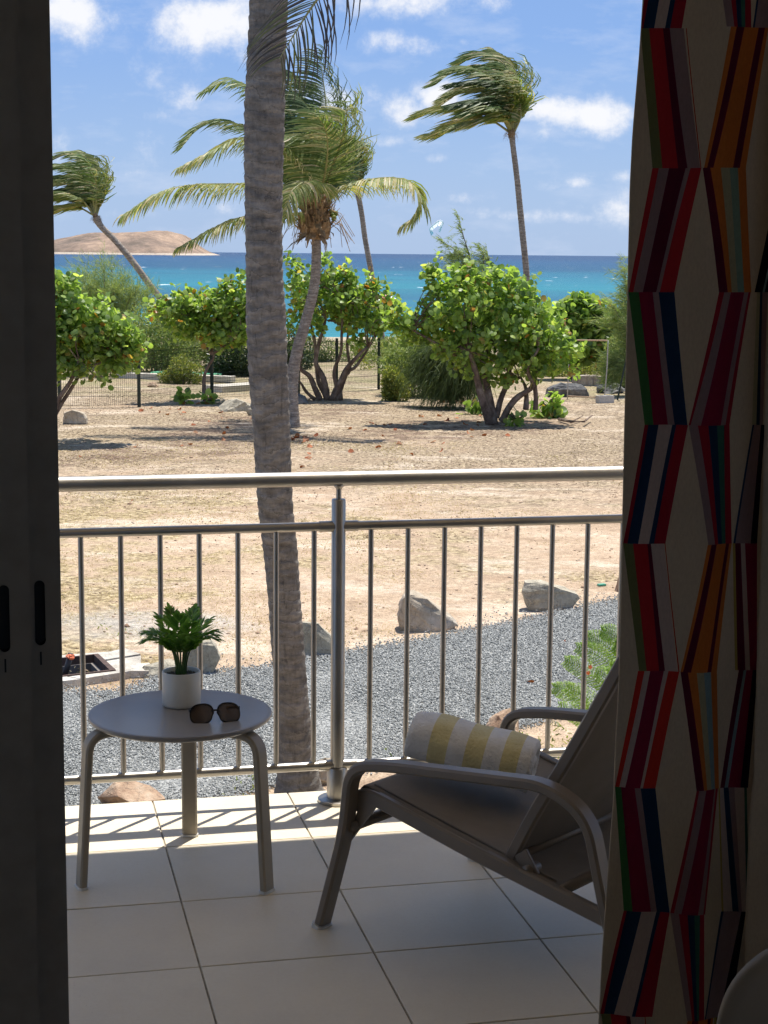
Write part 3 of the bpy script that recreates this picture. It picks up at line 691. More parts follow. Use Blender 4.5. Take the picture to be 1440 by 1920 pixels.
ROWS = [_shift(ROWS[2], -440, -190, 60), _shift(ROWS[3], -190, 52, 32)] + ROWS + [_shift(ROWS[4], 1908, 2110, -38), _shift(ROWS[5], 2110, 2186, -62)]
ROWS = [(-640, -440, [(1245,1243,'b')])] + ROWS
def edge_left(y):
    pts = [(-640,1240),(-300,1225),(0,1210),(100,1204),(250,1192),(350,1187),(550,1182),(700,1178),(800,1175),(1000,1170),(1150,1167),(1300,1163),(1400,1158),(1500,1155),(1650,1145),(1800,1135),(1900,1130),(2200,1112)]
    for (a, b), (c, d) in zip(pts, pts[1:]):
        if y <= c: return b+(d-b)*(y-a)/(c-a)
    return pts[-1][1]
def build_curtain():
    P0 = BP(0, NC, 0)
    def fold(u, z):
        w = u+.012*math.sin(z*1.7)
        return .009*math.sin(w*24+.5)+.005*math.sin(w*57+z*.8)+.003*math.sin(z*4+u*12)
    root = empty('patterned_curtain', BP(.75, NC, 0), 'cream curtain printed with zigzag columns of red, orange and navy stripes', 'curtain')
    off = root.location
    def pt(px, py, back=0):
        p = onpl(px, py, P0, NN); u = (p-B0).dot(UU); return p+NN*(fold(u, p.z)+back)-off
    mb = MB(); XR = 1560
    for (y0, y1, segs) in ROWS:
        bs = [(None, None, 'b')]+segs
        nr = max(4, int(abs(y1-y0)/9))
        # boundary positions, clipped at the curtain's left edge
        grid_y = [y0+(y1-y0)*k/nr for k in range(nr+1)]
        def bx(i, k):
            t_ = k/nr; el = edge_left(grid_y[k])
            if i == 0: return el
            if i >= len(bs): return XR
            return max(el, bs[i][0]*(1-t_)+bs[i][1]*t_)
        for i in range(len(bs)):
            wmax = max(bx(i+1, k)-bx(i, k) for k in range(nr+1))
            nc = max(1, int(math.ceil(wmax/7)))
            V = []
            for k in range(nr+1):
                a, b_ = bx(i, k), bx(i+1, k)
                for j in range(nc+1): V.append(tuple(pt(a+(b_-a)*j/nc, grid_y[k])))
            F = [(k*(nc+1)+j, (k+1)*(nc+1)+j, (k+1)*(nc+1)+j+1, k*(nc+1)+j+1) for k in range(nr) for j in range(nc)]
            mb.add(V, F, CK.index(bs[i][2]))
    mb.build('printed_cloth', [CM[k] for k in CK], root, smooth=True)
    # lining behind, joined with a turned-over hem at the left edge
    lb = MB(); V = []; ny = 110
    for k in range(ny+1):
        y = -640+(2186+640)*k/ny; el = edge_left(y)
        for j, (x, bk) in enumerate([(el+.3, .0), (el-.6, .002), (el+.3, .004)]+[(el+(XR-el)*q/24, .005) for q in range(1, 25)]):
            V.append(tuple(pt(x, y, bk)))
    w = 27
    lb.add(V, [(k*w+j, k*w+j+1, (k+1)*w+j+1, (k+1)*w+j) for k in range(ny) for j in range(w-1)])
    lb.build('lining', CM['b'], root, smooth=True)
    # plain curtain hanging at the right, nearer the camera
    P1 = BP(0, NC-.07, 0)
    def el2(y):
        pts = [(-640,1500),(200,1460),(555,1441),(800,1433),(1000,1428),(1250,1419),(1450,1414),(1520,1407),(1700,1400),(1900,1397),(2200,1390)]
        for (a, b), (c, d) in zip(pts, pts[1:]):
            if y <= c: return b+(d-b)*(y-a)/(c-a)
        return 1390
    mb = MB(); V = []; ny = 90; nx = 44
    r2 = empty('plain_curtain', BP(.95, NC-.07, 0), 'plain beige curtain hanging beside the printed one at the far right', 'curtain'); off2 = r2.location
    for k in range(ny+1):
        y = -640+(2170+640)*k/ny
        for j in range(nx+1):
            p = onpl(el2(y)+ (1640-el2(y))*j/nx, y, P1, NN); u = (p-B0).dot(UU)
            V.append(tuple(p+NN*(.008*math.sin(u*34+1)+.003*math.sin(p.z*3))-off2))
    mb.add(V, [(k*(nx+1)+j, (k+1)*(nx+1)+j, (k+1)*(nx+1)+j+1, k*(nx+1)+j+1) for k in range(ny) for j in range(nx)])
    o = mb.build('cloth', CM['b'], r2, smooth=True)
    sm = o.modifiers.new('thickness', 'SOLIDIFY'); sm.thickness = .002
    rod = MB(); a = BP(.1, NC-.02, 2.40); b_ = BP(1.9, NC-.02, 2.40); rod.tube([a, b_], .014, 12)
    tag(rod.build('curtain_rod', M_steel, smooth=True), 'metal curtain rod above the door', 'curtain rod')
build_curtain()

# ------------------------------------------------------------------ table
def build_table():
    C0 = Vector((-.552, 4.535, 0))
    r = empty('side_table', C0, 'round grey side table with three bent legs on the balcony', 'table')
    H = .455
    prof = [(0.0001,H-.020),(.205,H-.020),(.238,H-.018),(.247,H-.012),(.2505,H-.005),(.249,H-.001),(.244,H+.0005),(.236,H-.0015),(.0001,H-.0015)]
    MB().lathe(prof, (0,0,0), 96).build('tabletop', M_tabletop, r, smooth=True, angle=50)
    for k, an in enumerate((92, 208, 329)):
        a = rad(an); d = Vector((math.cos(a), math.sin(a), 0)); sd = Vector((-d.y, d.x, 0))
        path = filletpath([d*.150+Vector((0,0,H-.031)), d*.262+Vector((0,0,H-.031)), d*.288+Vector((0,0,.006))], .052, 8)
        lg = MB().bar(path, sd, .044, .021).build('leg', M_tableleg, r, smooth=True, angle=35)
        MB().bar([d*.2878+Vector((0,0,.0005)), d*.2880+Vector((0,0,.0075))], sd, .049, .027).build('foot_cap', M_cap, lg)
        MB().bar([d*.165+Vector((0,0,H-.0245)), d*.215+Vector((0,0,H-.0245))], sd, .034, .010).build('mounting_plate', M_tableleg, lg)
    return C0, H
TC, TH = build_table()

def build_pot_plant():
    p = onz(340, 1322, TH); 
    p = Vector((p.x, p.y+.005, TH-.001)); R_ = .0535; H = .098
    root = empty('potted_plant', p, 'small green artificial palm in a white pot on the side table', 'potted plant')
    MB().lathe([(R_*.90,0),(R_*.98,.003),(R_,.010),(R_,H-.002),(R_-.0015,H),(R_-.004,H),(R_-.0055,H-.002),(R_-.0055,H-.022),(0.0001,H-.022)], (0,0,0), 64).build('pot', M_pot, root, smooth=True, angle=50)
    mb = MB()
    for k in range(150):
        a = random.uniform(0, 6.28); q = math.sqrt(random.random())*(R_-.009); s = random.uniform(.0028,.0050)
        bm = bmesh.new(); bmesh.ops.create_icosphere(bm, subdivisions=1, radius=s)
        V = [v.co*random.uniform(.75,1.15)+Vector((q*math.cos(a), q*math.sin(a), H-.018+random.uniform(0,.009))) for v in bm.verts]
        mb.add([tuple(v) for v in V], [[v.index for v in f.verts] for f in bm.faces]); bm.free()
    o = mb.build('pebbles', M_soil, root); o['kind'] = 'stuff'
    # fronds: stem and fan of pointed leaflets; directions picked after the photograph's outline
    specs = [(178,.150,55,.5),(160,.155,62,.2),(200,.140,60,.7),(140,.175,36,.2),(20,.155,56,.5),(-10,.150,52,.7),(45,.180,46,.2),(75,.205,36,.1),(100,.165,40,.4),
             (250,.150,42,.5),(290,.160,50,.6),(320,.165,54,.5),(225,.155,48,.4),(120,.190,24,.2),(350,.140,64,.3),(188,.135,70,.3),(270,.185,14,.3),(60,.190,20,.2),(300,.18,30,.4)]
    for (an, L, tilt, dr) in specs:
        a = rad(an); d = Vector((math.cos(a), math.sin(a)*.85, 0)); tl = rad(tilt)
        st = Vector((d.x*.012, d.y*.012, H-.02))
        e = st+Vector((0,0,.085)) + d*.018
        tip = e + d*math.sin(tl)*L*.55 + Vector((0,0,math.cos(tl)*L*.55))
        path = smoothpath([st, st+Vector((0,0,.045))+d*.004, e, e*.4+tip*.6+Vector((0,0,.010)), tip+Vector((0,0,-.012*dr))], 6)
        mb = MB().tube(path[:14], [.0030-.0001*i for i in range(14)], 6)
        s_ = mb.build('stem', M_pstem, root, smooth=True)
        lf = MB(); sd = d.cross(Vector((0,0,1))).normalized(); n_ = len(path); i0 = 11
        K = 10
        for q in range(K+1):
            f = q/K; i = int(i0+f*(n_-1-i0)); c = path[min(i, n_-1)]; tg = (path[min(i+1,n_-1)]-path[max(i-1,0)]).normalized()
            ll = (.030+.024*math.sin(math.pi*min(1,f*1.1+.15)))*random.uniform(.88,1.12)
            for s in ((-1, 1) if q < K else (0,)):
                sp = (1.0-.75*f); dv = (tg*(.55+.6*f)+sd*s*sp+Vector((0,0,-.12*dr))).normalized()
                nm = dv.cross(tg if abs(dv.dot(tg)) < .95 else sd).normalized(); wv = nm.cross(dv).normalized()
                w = .0054; up = nm*.0014
                P = [c, c+dv*ll*.35+wv*w, c+dv*ll*.7+wv*w*.8-Vector((0,0,.002)), c+dv*ll-Vector((0,0,.006)), c+dv*ll*.7-wv*w*.8-Vector((0,0,.002)), c+dv*ll*.35-wv*w, c+dv*ll*.4+up, c+dv*ll*.72+up-Vector((0,0,.002))]
                lf.add([tuple(v) for v in P], [(0,1,6),(1,2,7,6),(2,3,7),(3,4,7),(4,5,6,7),(5,0,6)])
        lf.build('frond', M_pleaf, root)
build_pot_plant()

def build_glasses():
    c = onz(404, 1352, TH); root = empty('sunglasses', (c.x, c.y, TH-.0005), 'black sunglasses with brown lenses lying on the side table', 'sunglasses', rz=rad(14))
    def outline(s, k=28, g=0):
        P = []
        for i in range(k):
            a = 2*math.pi*i/k; x = math.cos(a); z = math.sin(a)
            rx, rz_ = .0285+g, .0245+g
            e = .78
            xx = rx*math.copysign(abs(x)**e, x); zz = rz_*math.copysign(abs(z)**e, z)
            if z > 0: zz *= 1.0; 
            if x*s < 0 and z < 0: xx *= .86
            P.append((s*.036+xx, zz))
        return P
    lean = rad(-28)
    def T(x, y, z):
        yy = y*math.cos(lean)-z*math.sin(lean); zz = y*math.sin(lean)+z*math.cos(lean); return (x, yy + .0, zz+.0225)
    for s in (-1, 1):
        O = outline(s, g=.0040); I = outline(s, g=0); k = len(O)
        curve = lambda x: 0.010*(x/.065)**2
        mb = MB(); V = [T(x, curve(x)-.002, z) for x, z in O]+[T(x, curve(x)-.002, z) for x, z in I]+[T(x, curve(x)+.002, z) for x, z in O]+[T(x, curve(x)+.002, z) for x, z in I]
        F = []
        for i in range(k):
            j = (i+1) % k; F += [(i, j, k+j, k+i), (2*k+i, 3*k+i, 3*k+j, 2*k+j), (i, 2*k+i, 2*k+j, j), (k+i, k+j, 3*k+j, 3*k+i)]
        mb.add(V, F); rm = mb.build('lens_rim', M_frame, root)
        lb = MB(); V = [T(x, curve(x), z) for x, z in I]; V2 = [T(x, curve(x)+.001, z) for x, z in I]
        cx = s*.036; V.append(T(cx, curve(cx)-.001, 0)); V2.append(T(cx, curve(cx), 0))
        lb.add(V, [((i+1) % k, i, k) for i in range(k)]); lb.add(V2, [(i, (i+1) % k, k) for i in range(k)])
        lb.build('lens', M_lens, root, smooth=True)
        # temple folds out behind, arm tip on the table
        h = Vector(T(s*.066, .008, .010)); hb = h+Vector((s*.002, .012, .001))
        tp = smoothpath([h, hb, Vector((s*.062, .060, .020)), Vector((s*.056, .098, .010)), Vector((s*.050, .122, .0025))], 6)
        MB().bar(tp, Vector((0,.2,1)), .008, .003).build('temple', M_frame, root, smooth=True, angle=40)
    br = smoothpath([Vector(T(-.0125, .0, .004)), Vector(T(-.005, -.001, .0075)), Vector(T(.005, -.001, .0075)), Vector(T(.0125, .0, .004))], 5)
    MB().tube(br, .0026, 8).build('bridge', M_frame, root, smooth=True)
build_glasses()

# ------------------------------------------------------------------ lounge chair
CH0 = onz(608, 1738, 0); CPH = rad(40)
CB = Vector((math.cos(CPH), -math.sin(CPH), 0)); CW = Vector((math.sin(CPH), math.cos(CPH), 0))
def build_lounge():
    root = empty('lounge_chair', CH0, 'reclined taupe garden lounge chair with woven sling facing the railing', 'lounge chair')
    def P(s, w, z): return CB*s+CW*w+Vector((0,0,z))
    W = .655
    for wi, w in enumerate((0.0, W)):
        path = [P(-.005,w,.012), P(.072,w,.27), P(.092,w,.445), P(.21,w,.470), P(.42,w,.492), P(.68,w,.520), P(.79,w,.47), P(.845,w,.26), P(.925,w,.012)]
        path = filletpath(path, [.05,.07,.075,.1,.1,.11,.10,.08,.05], 7)
        fr = MB().bar(path, CW, .045, .026).build('side_frame', M_taupe, root, smooth=True, angle=35)
        for (s, sl_) in ((-.006, .06), (.926, -.06)):
            MB().bar([P(s-(.004*(1 if s<.5 else -1)), w, .0), P(s, w, .011)], CW, .054, .036).build('foot_cap', M_cap, fr)
    wi, wo = .030, W-.030
    def seatz(s): 
        return .385 - .150*(s-.10)/.72
    for w in (wi, wo):
        pr = [P(.075,w,.330), P(.10,w,.366), P(.14,w,.365), P(.45,w,seatz(.45)-.013), P(.845,w,.228)]
        MB().bar(filletpath(pr, .03), CW, .022, .038).build('seat_rail', M_taupe, root, smooth=True, angle=35)
        br = [P(.525,w+(.03 if w<.3 else -.03),.275), P(.60,w+(.03 if w<.3 else -.03),.420), P(.72,w+(.03 if w<.3 else -.03),.625), P(.865,w+(.03 if w<.3 else -.03),.890), P(.935,w+(.03 if w<.3 else -.03),1.03)]
        MB().bar(smoothpath(br, 5), CW, .022, .030).build('back_rail', M_taupe, root, smooth=True, angle=35)
        MB().tube([P(.60,w,.288), P(.60,w+(.045 if w<.3 else -.045),.288)], .014, 16).build('pivot_bolt', M_taupe, root, smooth=True)
        MB().bar([P(.575,w+(.014 if w<.3 else -.014),.325), P(.612,w+(.014 if w<.3 else -.014),.275)], CW, .008, .040).build('hinge_bracket', M_taupe, root)
    MB().tube([P(.085,0,.285), P(.085,W,.285)], .014, 16).build('front_stretcher', M_taupe, root, smooth=True)
    MB().tube([P(.692,wi,.262), P(.692,wo,.262)], .013, 16).build('rear_stretcher', M_taupe, root, smooth=True)
    for w in (0, W):
        s = 1 if w == 0 else -1
        g = MB(); V = [P(.050,w+s*.018,.215), P(.105,w+s*.018,.355), P(.155,w+s*.018,.350), P(.050,w+s*.026,.215), P(.105,w+s*.026,.355), P(.155,w+s*.026,.350)]
        g.add([tuple(v) for v in V], [(0,1,2),(3,5,4),(0,3,4,1),(1,4,5,2),(2,5,3,0)]); g.build('gusset', M_taupe, root)
    # seat sling with sag, front roll
    def sheet(name, f, ns, nw, th=.003):
        V = [tuple(f(i/ns, j/nw)) for i in range(ns+1) for j in range(nw+1)]
        mb = MB().add(V, [(i*(nw+1)+j, i*(nw+1)+j+1, (i+1)*(nw+1)+j+1, (i+1)*(nw+1)+j) for i in range(ns) for j in range(nw)])
        o = mb.build(name, M_sling, root, smooth=True); sm = o.modifiers.new('thickness', 'SOLIDIFY'); sm.thickness = th; sm.offset = 0; return o
    def fs(a, b):
        w = wi+(wo-wi)*b
        if a < .12:
            q = a/.12; s = .082+.022*math.sin(q*math.pi/2); z = .325+.066*math.sin(q*math.pi/2)
            s = .082+.030*(1-math.cos(q*math.pi/2)); return P(s, w, z)
        q = (a-.12)/.88; s = .112+.575*q; sag = .020*math.sin(math.pi*b)*math.sin(math.pi*min(1,q*1.15+.03))
        return P(s, w, seatz(s)+.006 - sag*.7)
    sheet('seat_sling', fs, 40, 20)
    bp = smoothpath([P(.530,0,.290), P(.60,0,.420), P(.72,0,.625), P(.865,0,.890), P(.93,0,1.02)], 8)
    def fb(a, b):
        i = a*(len(bp)-1); k = min(int(i), len(bp)-2); p = bp[k].lerp(bp[k+1], i-k)
        sag = .030*math.sin(math.pi*b)*math.sin(math.pi*min(1, a+.1))
        return p+CW*((wi+.035)+(wo-wi-.07)*b)+CB*sag*.8-Vector((0,0,sag*.4))
    sheet('back_sling', fb, 40, 20)
    MB().tube([P(.548,.06,.300), P(.548,W-.06,.300)], .011, 14).build('back_crossbar', M_taupe, root, smooth=True)
    # sewn pockets along the sling edges
    for w in (wi+.024, wo-.024):
        hem = MB().tube([P(.12+.55*k/12, w, seatz(.12+.55*k/12)+.009) for k in range(13)], .0035, 6); hem.build('sling_seam', M_sling, root, smooth=True)
build_lounge()

def build_towel():
    # rolled towel lying across the seat
    a = onpl(770, 1418, CH0+CW*.26, CW); b = onpl(1003, 1444, CH0+CW*.26, CW)
    ax = Vector((.93, -.22, -.17)).normalized()
    c = onpl(886, 1408, CH0+CW*.27, CW)
    L = .318; up = Vector((0,0,1)); sd = ax.cross(up).normalized(); up2 = sd.cross(ax).normalized()
    root = empty('towel', c, 'rolled white towel with pale yellow stripes on the lounge chair seat', 'towel')
    def ring(t, s=1.0):
        rx, rz_ = .085*s*(1+.10*t), .060*s*(1+.16*t); P = []
        for k in range(48):
            an = 2*math.pi*k/48; cx, cz = math.cos(an), math.sin(an)
            x = rx*math.copysign(abs(cx)**.8, cx); z = rz_*math.copysign(abs(cz)**.85, cz)
            if z < 0: z *= .8
            bulge = 1+.06*math.sin(math.pi*t)+.025*mnoise.noise(Vector((x*30, z*30, t*6)))
            drop = -.010*max(0, t-.55)*2+ .004*math.sin(t*9)
            P.append(ax*((t-.5)*L)+sd*x*bulge+up2*(z*bulge+drop))
        return P
    stops = [0,.185,.335,.475,.625,.765,.90,1.0]; cols = [0,1,0,1,0,1,0]
    mb = MB(); ts = []; 
    for i in range(7):
        for k in range(5 if i else 5): ts.append((stops[i]+(stops[i+1]-stops[i])*k/5, cols[i]))
    ts.append((1.0, 0)); V = []; F = []; M = []
    ts = [ts[0], (.018, 0)]+ts[1:-1]+[(.982, 0), ts[-1]]
    for (t, _) in ts: V += [tuple(p) for p in ring(t, 1-.03*(1 if t in (0, 1.0) else 0))]
    n = 48
    for i in range(len(ts)-1):
        for k in range(n): mb.F.append((i*n+k, i*n+(k+1)%n, (i+1)*n+(k+1)%n, (i+1)*n+k)); mb.M.append(ts[i][1])
    mb.V.append(np.array(V)); mb.n = len(V)
    # spiral ends
    for t, e in ((0, 0), (1.0, len(ts)-1)):
        prev = [e*n+k for k in range(n)]
        for s, dep in ((.80, -.006), (.72, .010), (.52, .010), (.46, -.004), (.25, -.004), (.2, .010), (.03, .010)):
            sg = -1 if t == 0 else 1
            P = [p - ax*sg*dep for p in ring(t, s*.95)]
            b0 = mb.n; mb.V.append(np.array([tuple(p) for p in P])); mb.n += n
            for k in range(n): mb.F.append((prev[k], prev[(k+1)%n], b0+(k+1)%n, b0+k)); mb.M.append(0)
            prev = [b0+k for k in range(n)]
        mb.F.append(tuple(prev)); mb.M.append(0)
    o = mb.build('terry_roll', [M_tw, M_ty], root, smooth=True)
    ss = o.modifiers.new('s', 'SUBSURF'); ss.levels = 2; ss.render_levels = 2
    tx = bpy.data.textures.new('fuzz', 'CLOUDS'); tx.noise_scale = .006
    dm = o.modifiers.new('d', 'DISPLACE'); dm.texture = tx; dm.strength = .003; dm.mid_level = .5
build_towel()

# indoor chair, a rounded back in the bottom right corner
def build_room_chair():
    p = onpl(1347, 1800, Vector((0, 2.05, 0)), Vector((0,1,0)))
    M_ch = M_simple('beige moulded chair', (.36,.305,.235), .55, 0, .05, 5, .04)
    root = empty('dining_chair', (p.x+.23, 2.05, 0), 'beige shell chair with rounded back at the bottom right corner', 'chair')
    W, zt = .23, .888
    mb = MB(); V = []; nu, nv = 28, 30
    def f(a, b):
        # a: 0 bottom of back .. 1 top ; b -1..1 ; superellipse outline
        z = .43+(zt-.43)*a; k = max(0, (a-.62)/.38); w = W*(1-k**2.6)**(1/2.6) if k < 1 else 0
        w *= .93+.07*min(1, a*1.6)
        return Vector((w*b, -.045+.10*(b*b)*(1-.3*a)-.07*a, z))
    for sgn in (0, 1):
        for i in range(nv+1):
            for j in range(nu+1):
                q = f((i/nv)**.8, j/nu*2-1); V.append((q.x, q.y+(.010 if sgn else -.010), q.z))
    n1 = (nv+1)*(nu+1)
    for i in range(nv):
        for j in range(nu):
            a = i*(nu+1)+j; mb.F.append((a, a+1, a+nu+2, a+nu+1)); mb.F.append((n1+a, n1+a+nu+1, n1+a+nu+2, n1+a+1)); mb.M += [0, 0]
    for i in range(nv):
        for j in (0, nu):
            a = i*(nu+1)+j; mb.F.append((a, a+nu+1, n1+a+nu+1, n1+a)); mb.M.append(0)
    mb.V.append(np.array(V)); mb.n = len(V)
    mb.build('backrest', M_ch, root, smooth=True, angle=60)
    st = MB().lathe([(.001,.415),(.16,.418),(.205,.432),(.222,.448),(.20,.455),(.001,.440)], (0, -.20+.02, 0), 40)
    st.build('seat', M_ch, root, smooth=True)
    for sx in (-1, 1):
        for sy in (-1, 1):
            MB().tube([(sx*.12, -.18+sy*.11, .42), (sx*.20, -.18+sy*.19, .0)], [.016, .010], 12).build('leg', M_taupe, root, smooth=True)
build_room_chair()

# ================================================================== the yard
# ------------------------------------------------------------------ gravel path
def pathpoly(pxs): return [G(x, y) for x, y in pxs]
GR_TOP = [(-700,1330),(-200,1305),(60,1292),(120,1296),(215,1300),(262,1284),(300,1272),(400,1262),(480,1255),(560,1237),(640,1226),(720,1214),(800,1199),(880,1185),(980,1165),(1060,1146),(1110,1136),(1170,1124),(1400,1085),(1900,1020)]
GR_BOT = [(-700,1760),(0,1560),(430,1500),(520,1478),(620,1462),(700,1447),(760,1425),(830,1396),(900,1378),(1000,1362),(1100,1335),(1170,1318),(1400,1270),(1900,1180)]
def ylerp(tab, x):
    for (a, b), (c, d) in zip(tab, tab[1:]):
        if a <= x <= c: return b+(d-b)*(x-a)/(c-a)
    return tab[-1][1]
def M_gravel_f(stone=False):
    mt, t, b = newmat('gravel stones' if stone else 'gravel bed'); setc(b, (.4,.42,.42), .8, 0, .3); L = t.links.new
    geo = N(t, 'ShaderNodeNewGeometry')
    if stone:
        r = ramp(t, geo.outputs['Random Per Island'], [(0, (.15,.156,.152)), (.3, (.235,.245,.238)), (.6, (.29,.298,.288)), (.85, (.36,.363,.345)), (1, (.50,.495,.465))])
        L(r.outputs[0], b.inputs['Base Color'])
    else:
        v = N(t, 'ShaderNodeTexVoronoi'); v.inputs['Scale'].default_value = 55; L(geo.outputs['Position'], v.inputs['Vector'])
        r = ramp(t, v.outputs['Color'], [(0, (.12,.125,.12)), (.5, (.34,.345,.33)), (1, (.56,.56,.53))]); L(r.outputs[0], b.inputs['Base Color'])
        bump(t, b, v.outputs['Distance'], 1, -.02)
    return mt
def build_gravel():
    xs = np.linspace(-700, 1900, 120); V = []; nr = 14
    for x in xs:
        yt, yb = ylerp(GR_TOP, x), ylerp(GR_BOT, x)
        jit = 4*mnoise.noise(Vector((x*.05, 0, 0)))+3*mnoise.noise(Vector((x*.2, 3, 0)))
        for k in range(nr+1):
            y = yt+jit+(yb-yt-jit)*k/nr; p = G(x, y); V.append((p.x, p.y, p.z+(.012 if 0 < k < nr else -.01)))
    F = [(i*(nr+1)+j, i*(nr+1)+j+1, (i+1)*(nr+1)+j+1, (i+1)*(nr+1)+j) for i in range(len(xs)-1) for j in range(nr)]
    F = [f[::-1] for f in F]
    tag(np_mesh('gravel_path', V, F, M_gravel_f()), 'grey gravel path curving past the balcony', kind='structure')
    # loose angular stones over the bed
    n = 150000
    px = rng.uniform(60, 1240, n*2)
    yt = np.interp(px, [a for a, _ in GR_TOP], [b for _, b in GR_TOP]); yb = np.interp(px, [a for a, _ in GR_BOT], [b for _, b in GR_BOT])
    # uniform on the ground, not on the picture: sample in plan then test
    X = rng.uniform(-3.6, 3.2, n*3); Y = rng.uniform(10.3, 17.6, n*3)
    zc = -FW.z; 
    d = np.stack([X, Y, np.full_like(X, GZ-CAM.z)], 1)
    dz = d@np.array(FW); pxx = 720+FPX*(d@np.array(RT))/dz; pyy = 960-FPX*(d@np.array(UP))/dz
    yt = np.interp(pxx, [a for a, _ in GR_TOP], [b for _, b in GR_TOP])+rng.normal(0, 4, len(X))*np.where(rng.random(len(X))<.12,4,1); yb = np.interp(pxx, [a for a, _ in GR_BOT], [b for _, b in GR_BOT])+rng.normal(0, 5, len(X))
    ok = (pyy > yt) & (pyy < yb) & (pxx > 60) & (pxx < 1260); X, Y = X[ok][:n], Y[ok][:n]; n = len(X)
    base = np.array([(1,0,0),(-1,0,0),(0,1,0),(0,-1,0),(0,0,1),(0,0,-1)], float)
    faces = np.array([(0,2,4),(2,1,4),(1,3,4),(3,0,4),(2,0,5),(1,2,5),(3,1,5),(0,3,5)])
    s = rng.uniform(.0052, .0118, n)*np.where(rng.random(n) < .06, 1.4, 1)
    sc = s[:,None,None]*rng.uniform(.55, 1.25, (n,6,1))*base[None]
    # random rotation
    q = rng.normal(size=(n,4)); q /= np.linalg.norm(q, axis=1)[:,None]; w,x,y,z = q.T
    Rm = np.stack([np.stack([1-2*(y*y+z*z),2*(x*y-z*w),2*(x*z+y*w)],1),np.stack([2*(x*y+z*w),1-2*(x*x+z*z),2*(y*z-x*w)],1),np.stack([2*(x*z-y*w),2*(y*z+x*w),1-2*(x*x+y*y)],1)],1)
    V = np.einsum('nij,nkj->nki', Rm, sc)
    ctr = np.stack([X, Y, np.full(n, GZ+.014)+rng.uniform(0,.012,n)], 1); V = V+ctr[:,None,:]
    F = faces[None]+6*np.arange(n)[:,None,None]
    tag(np_mesh('gravel', V.reshape(-1,3), F.reshape(-1,3), M_gravel_f(True)), 'loose grey gravel stones covering the path', kind='stuff')
build_gravel()

# ------------------------------------------------------------------ rocks
def M_rock_f(name, c1, c2, c3):
    mt, t, b = newmat(name); setc(b, c1, .9, 0, .2)
    n = noise_node(t, 3.5, 8, .65); n2 = noise_node(t, 22, 7, .7)
    r = ramp(t, n.outputs[0], [(.32, c1), (.5, c2), (.68, c3)]); c = mixcol(t, .45, r.outputs[0], n2.outputs[0], 'OVERLAY')
    cr = N(t, 'ShaderNodeTexVoronoi', feature='DISTANCE_TO_EDGE'); cr.inputs['Scale'].default_value = 4.0
    tc = N(t, 'ShaderNodeTexCoord'); wp = N(t, 'ShaderNodeVectorMath', operation='ADD'); sc = N(t, 'ShaderNodeVectorMath', operation='SCALE'); sc.inputs[3].default_value = .45
    t.links.new(n.outputs['Color'], sc.inputs[0]); t.links.new(tc.outputs['Object'], wp.inputs[0]); t.links.new(sc.outputs[0], wp.inputs[1]); t.links.new(wp.outputs[0], cr.inputs['Vector'])
    ck = MATH(t, 'MULTIPLY', MATH(t, 'LESS_THAN', cr.outputs['Distance'], .012), .45)
    c = mixcol(t, ck, c, (.10,.085,.07)); t.links.new(c, b.inputs['Base Color'])
    p = bump(t, b, n.outputs[0], .7, .08); bump(t, b, n2.outputs[0], .8, .015, p); return mt
M_rg = M_rock_f('grey tan rock', (.30,.27,.205), (.41,.37,.285), (.52,.475,.38))
M_rp = M_rock_f('pale rock', (.34,.28,.205), (.45,.385,.295), (.56,.505,.42))
M_rd = M_rock_f('dark grey rock', (.07,.075,.08), (.14,.14,.14), (.30,.29,.27))
M_rb = M_rock_f('brown rock', (.24,.14,.09), (.44,.31,.21), (.56,.46,.35))
def rock(px, py, w, h, seed, mat, label, depth=.8, pts=None, name='rock', sink=.06, sub=3, rough=.035, n=16):
    """convex angular boulder; w, h in metres; pts = own outline (x, z) in half-widths to keep the seen silhouette"""
    g = G(px, py); rr = random.Random(seed)
    bm = bmesh.new()
    if pts:
        for (x, z) in pts:
            for yy in (-1, 1):
                k = rr.uniform(.35, .75); bm.verts.new((x*w/2*(.93 if yy > 0 else 1), yy*k*w*depth/2, max(-.02, z*h*(1 if yy < 0 else rr.uniform(.85,1)))))
            bm.verts.new((x*w/2, rr.uniform(-.1,.1)*w, z*h))
    else:
        for k in range(n):
            a = rr.uniform(0, 6.28); e = rr.uniform(-.3, 1.45)
            bm.verts.new((math.cos(a)*math.cos(e)*w/2*rr.uniform(.85,1.05), math.sin(a)*math.cos(e)*w*depth/2*rr.uniform(.85,1.05), max(-.03, math.sin(e)*h*rr.uniform(.85,1.02))))
    res = bmesh.ops.convex_hull(bm, input=bm.verts)
    bmesh.ops.delete(bm, geom=[v for v in bm.verts if not v.link_faces], context='VERTS')
    bmesh.ops.triangulate(bm, faces=bm.faces)
    bmesh.ops.subdivide_edges(bm, edges=bm.edges, cuts=sub, use_grid_fill=True)
    sm = [(v, sum((e.other_vert(v).co for e in v.link_edges), Vector())/len(v.link_edges)) for v in bm.verts]
    for v, c in sm: v.co = v.co.lerp(c, .16)
    bm.normal_update()
    for v in bm.verts:
        q = v.co*(2.2/w)+Vector((seed*3.1,0,0)); d = mnoise.fractal(q, 1, 2, 4)*rough*w*1.2 + (abs(mnoise.noise(q*2.7))-.25)*rough*w*1.1
        v.co += v.normal*d
    me = bpy.data.meshes.new(name); bm.to_mesh(me); bm.free(); me.materials.append(mat)
    o = link(name, me, None, (g.x, g.y+w*depth*.25, g.z-sink*h)); 
    return tag(o, label, 'rock')
def mpx(py, px=720): return (G(px, py)-CAM).dot(FW)/FPX     # metres per photo pixel on the ground there
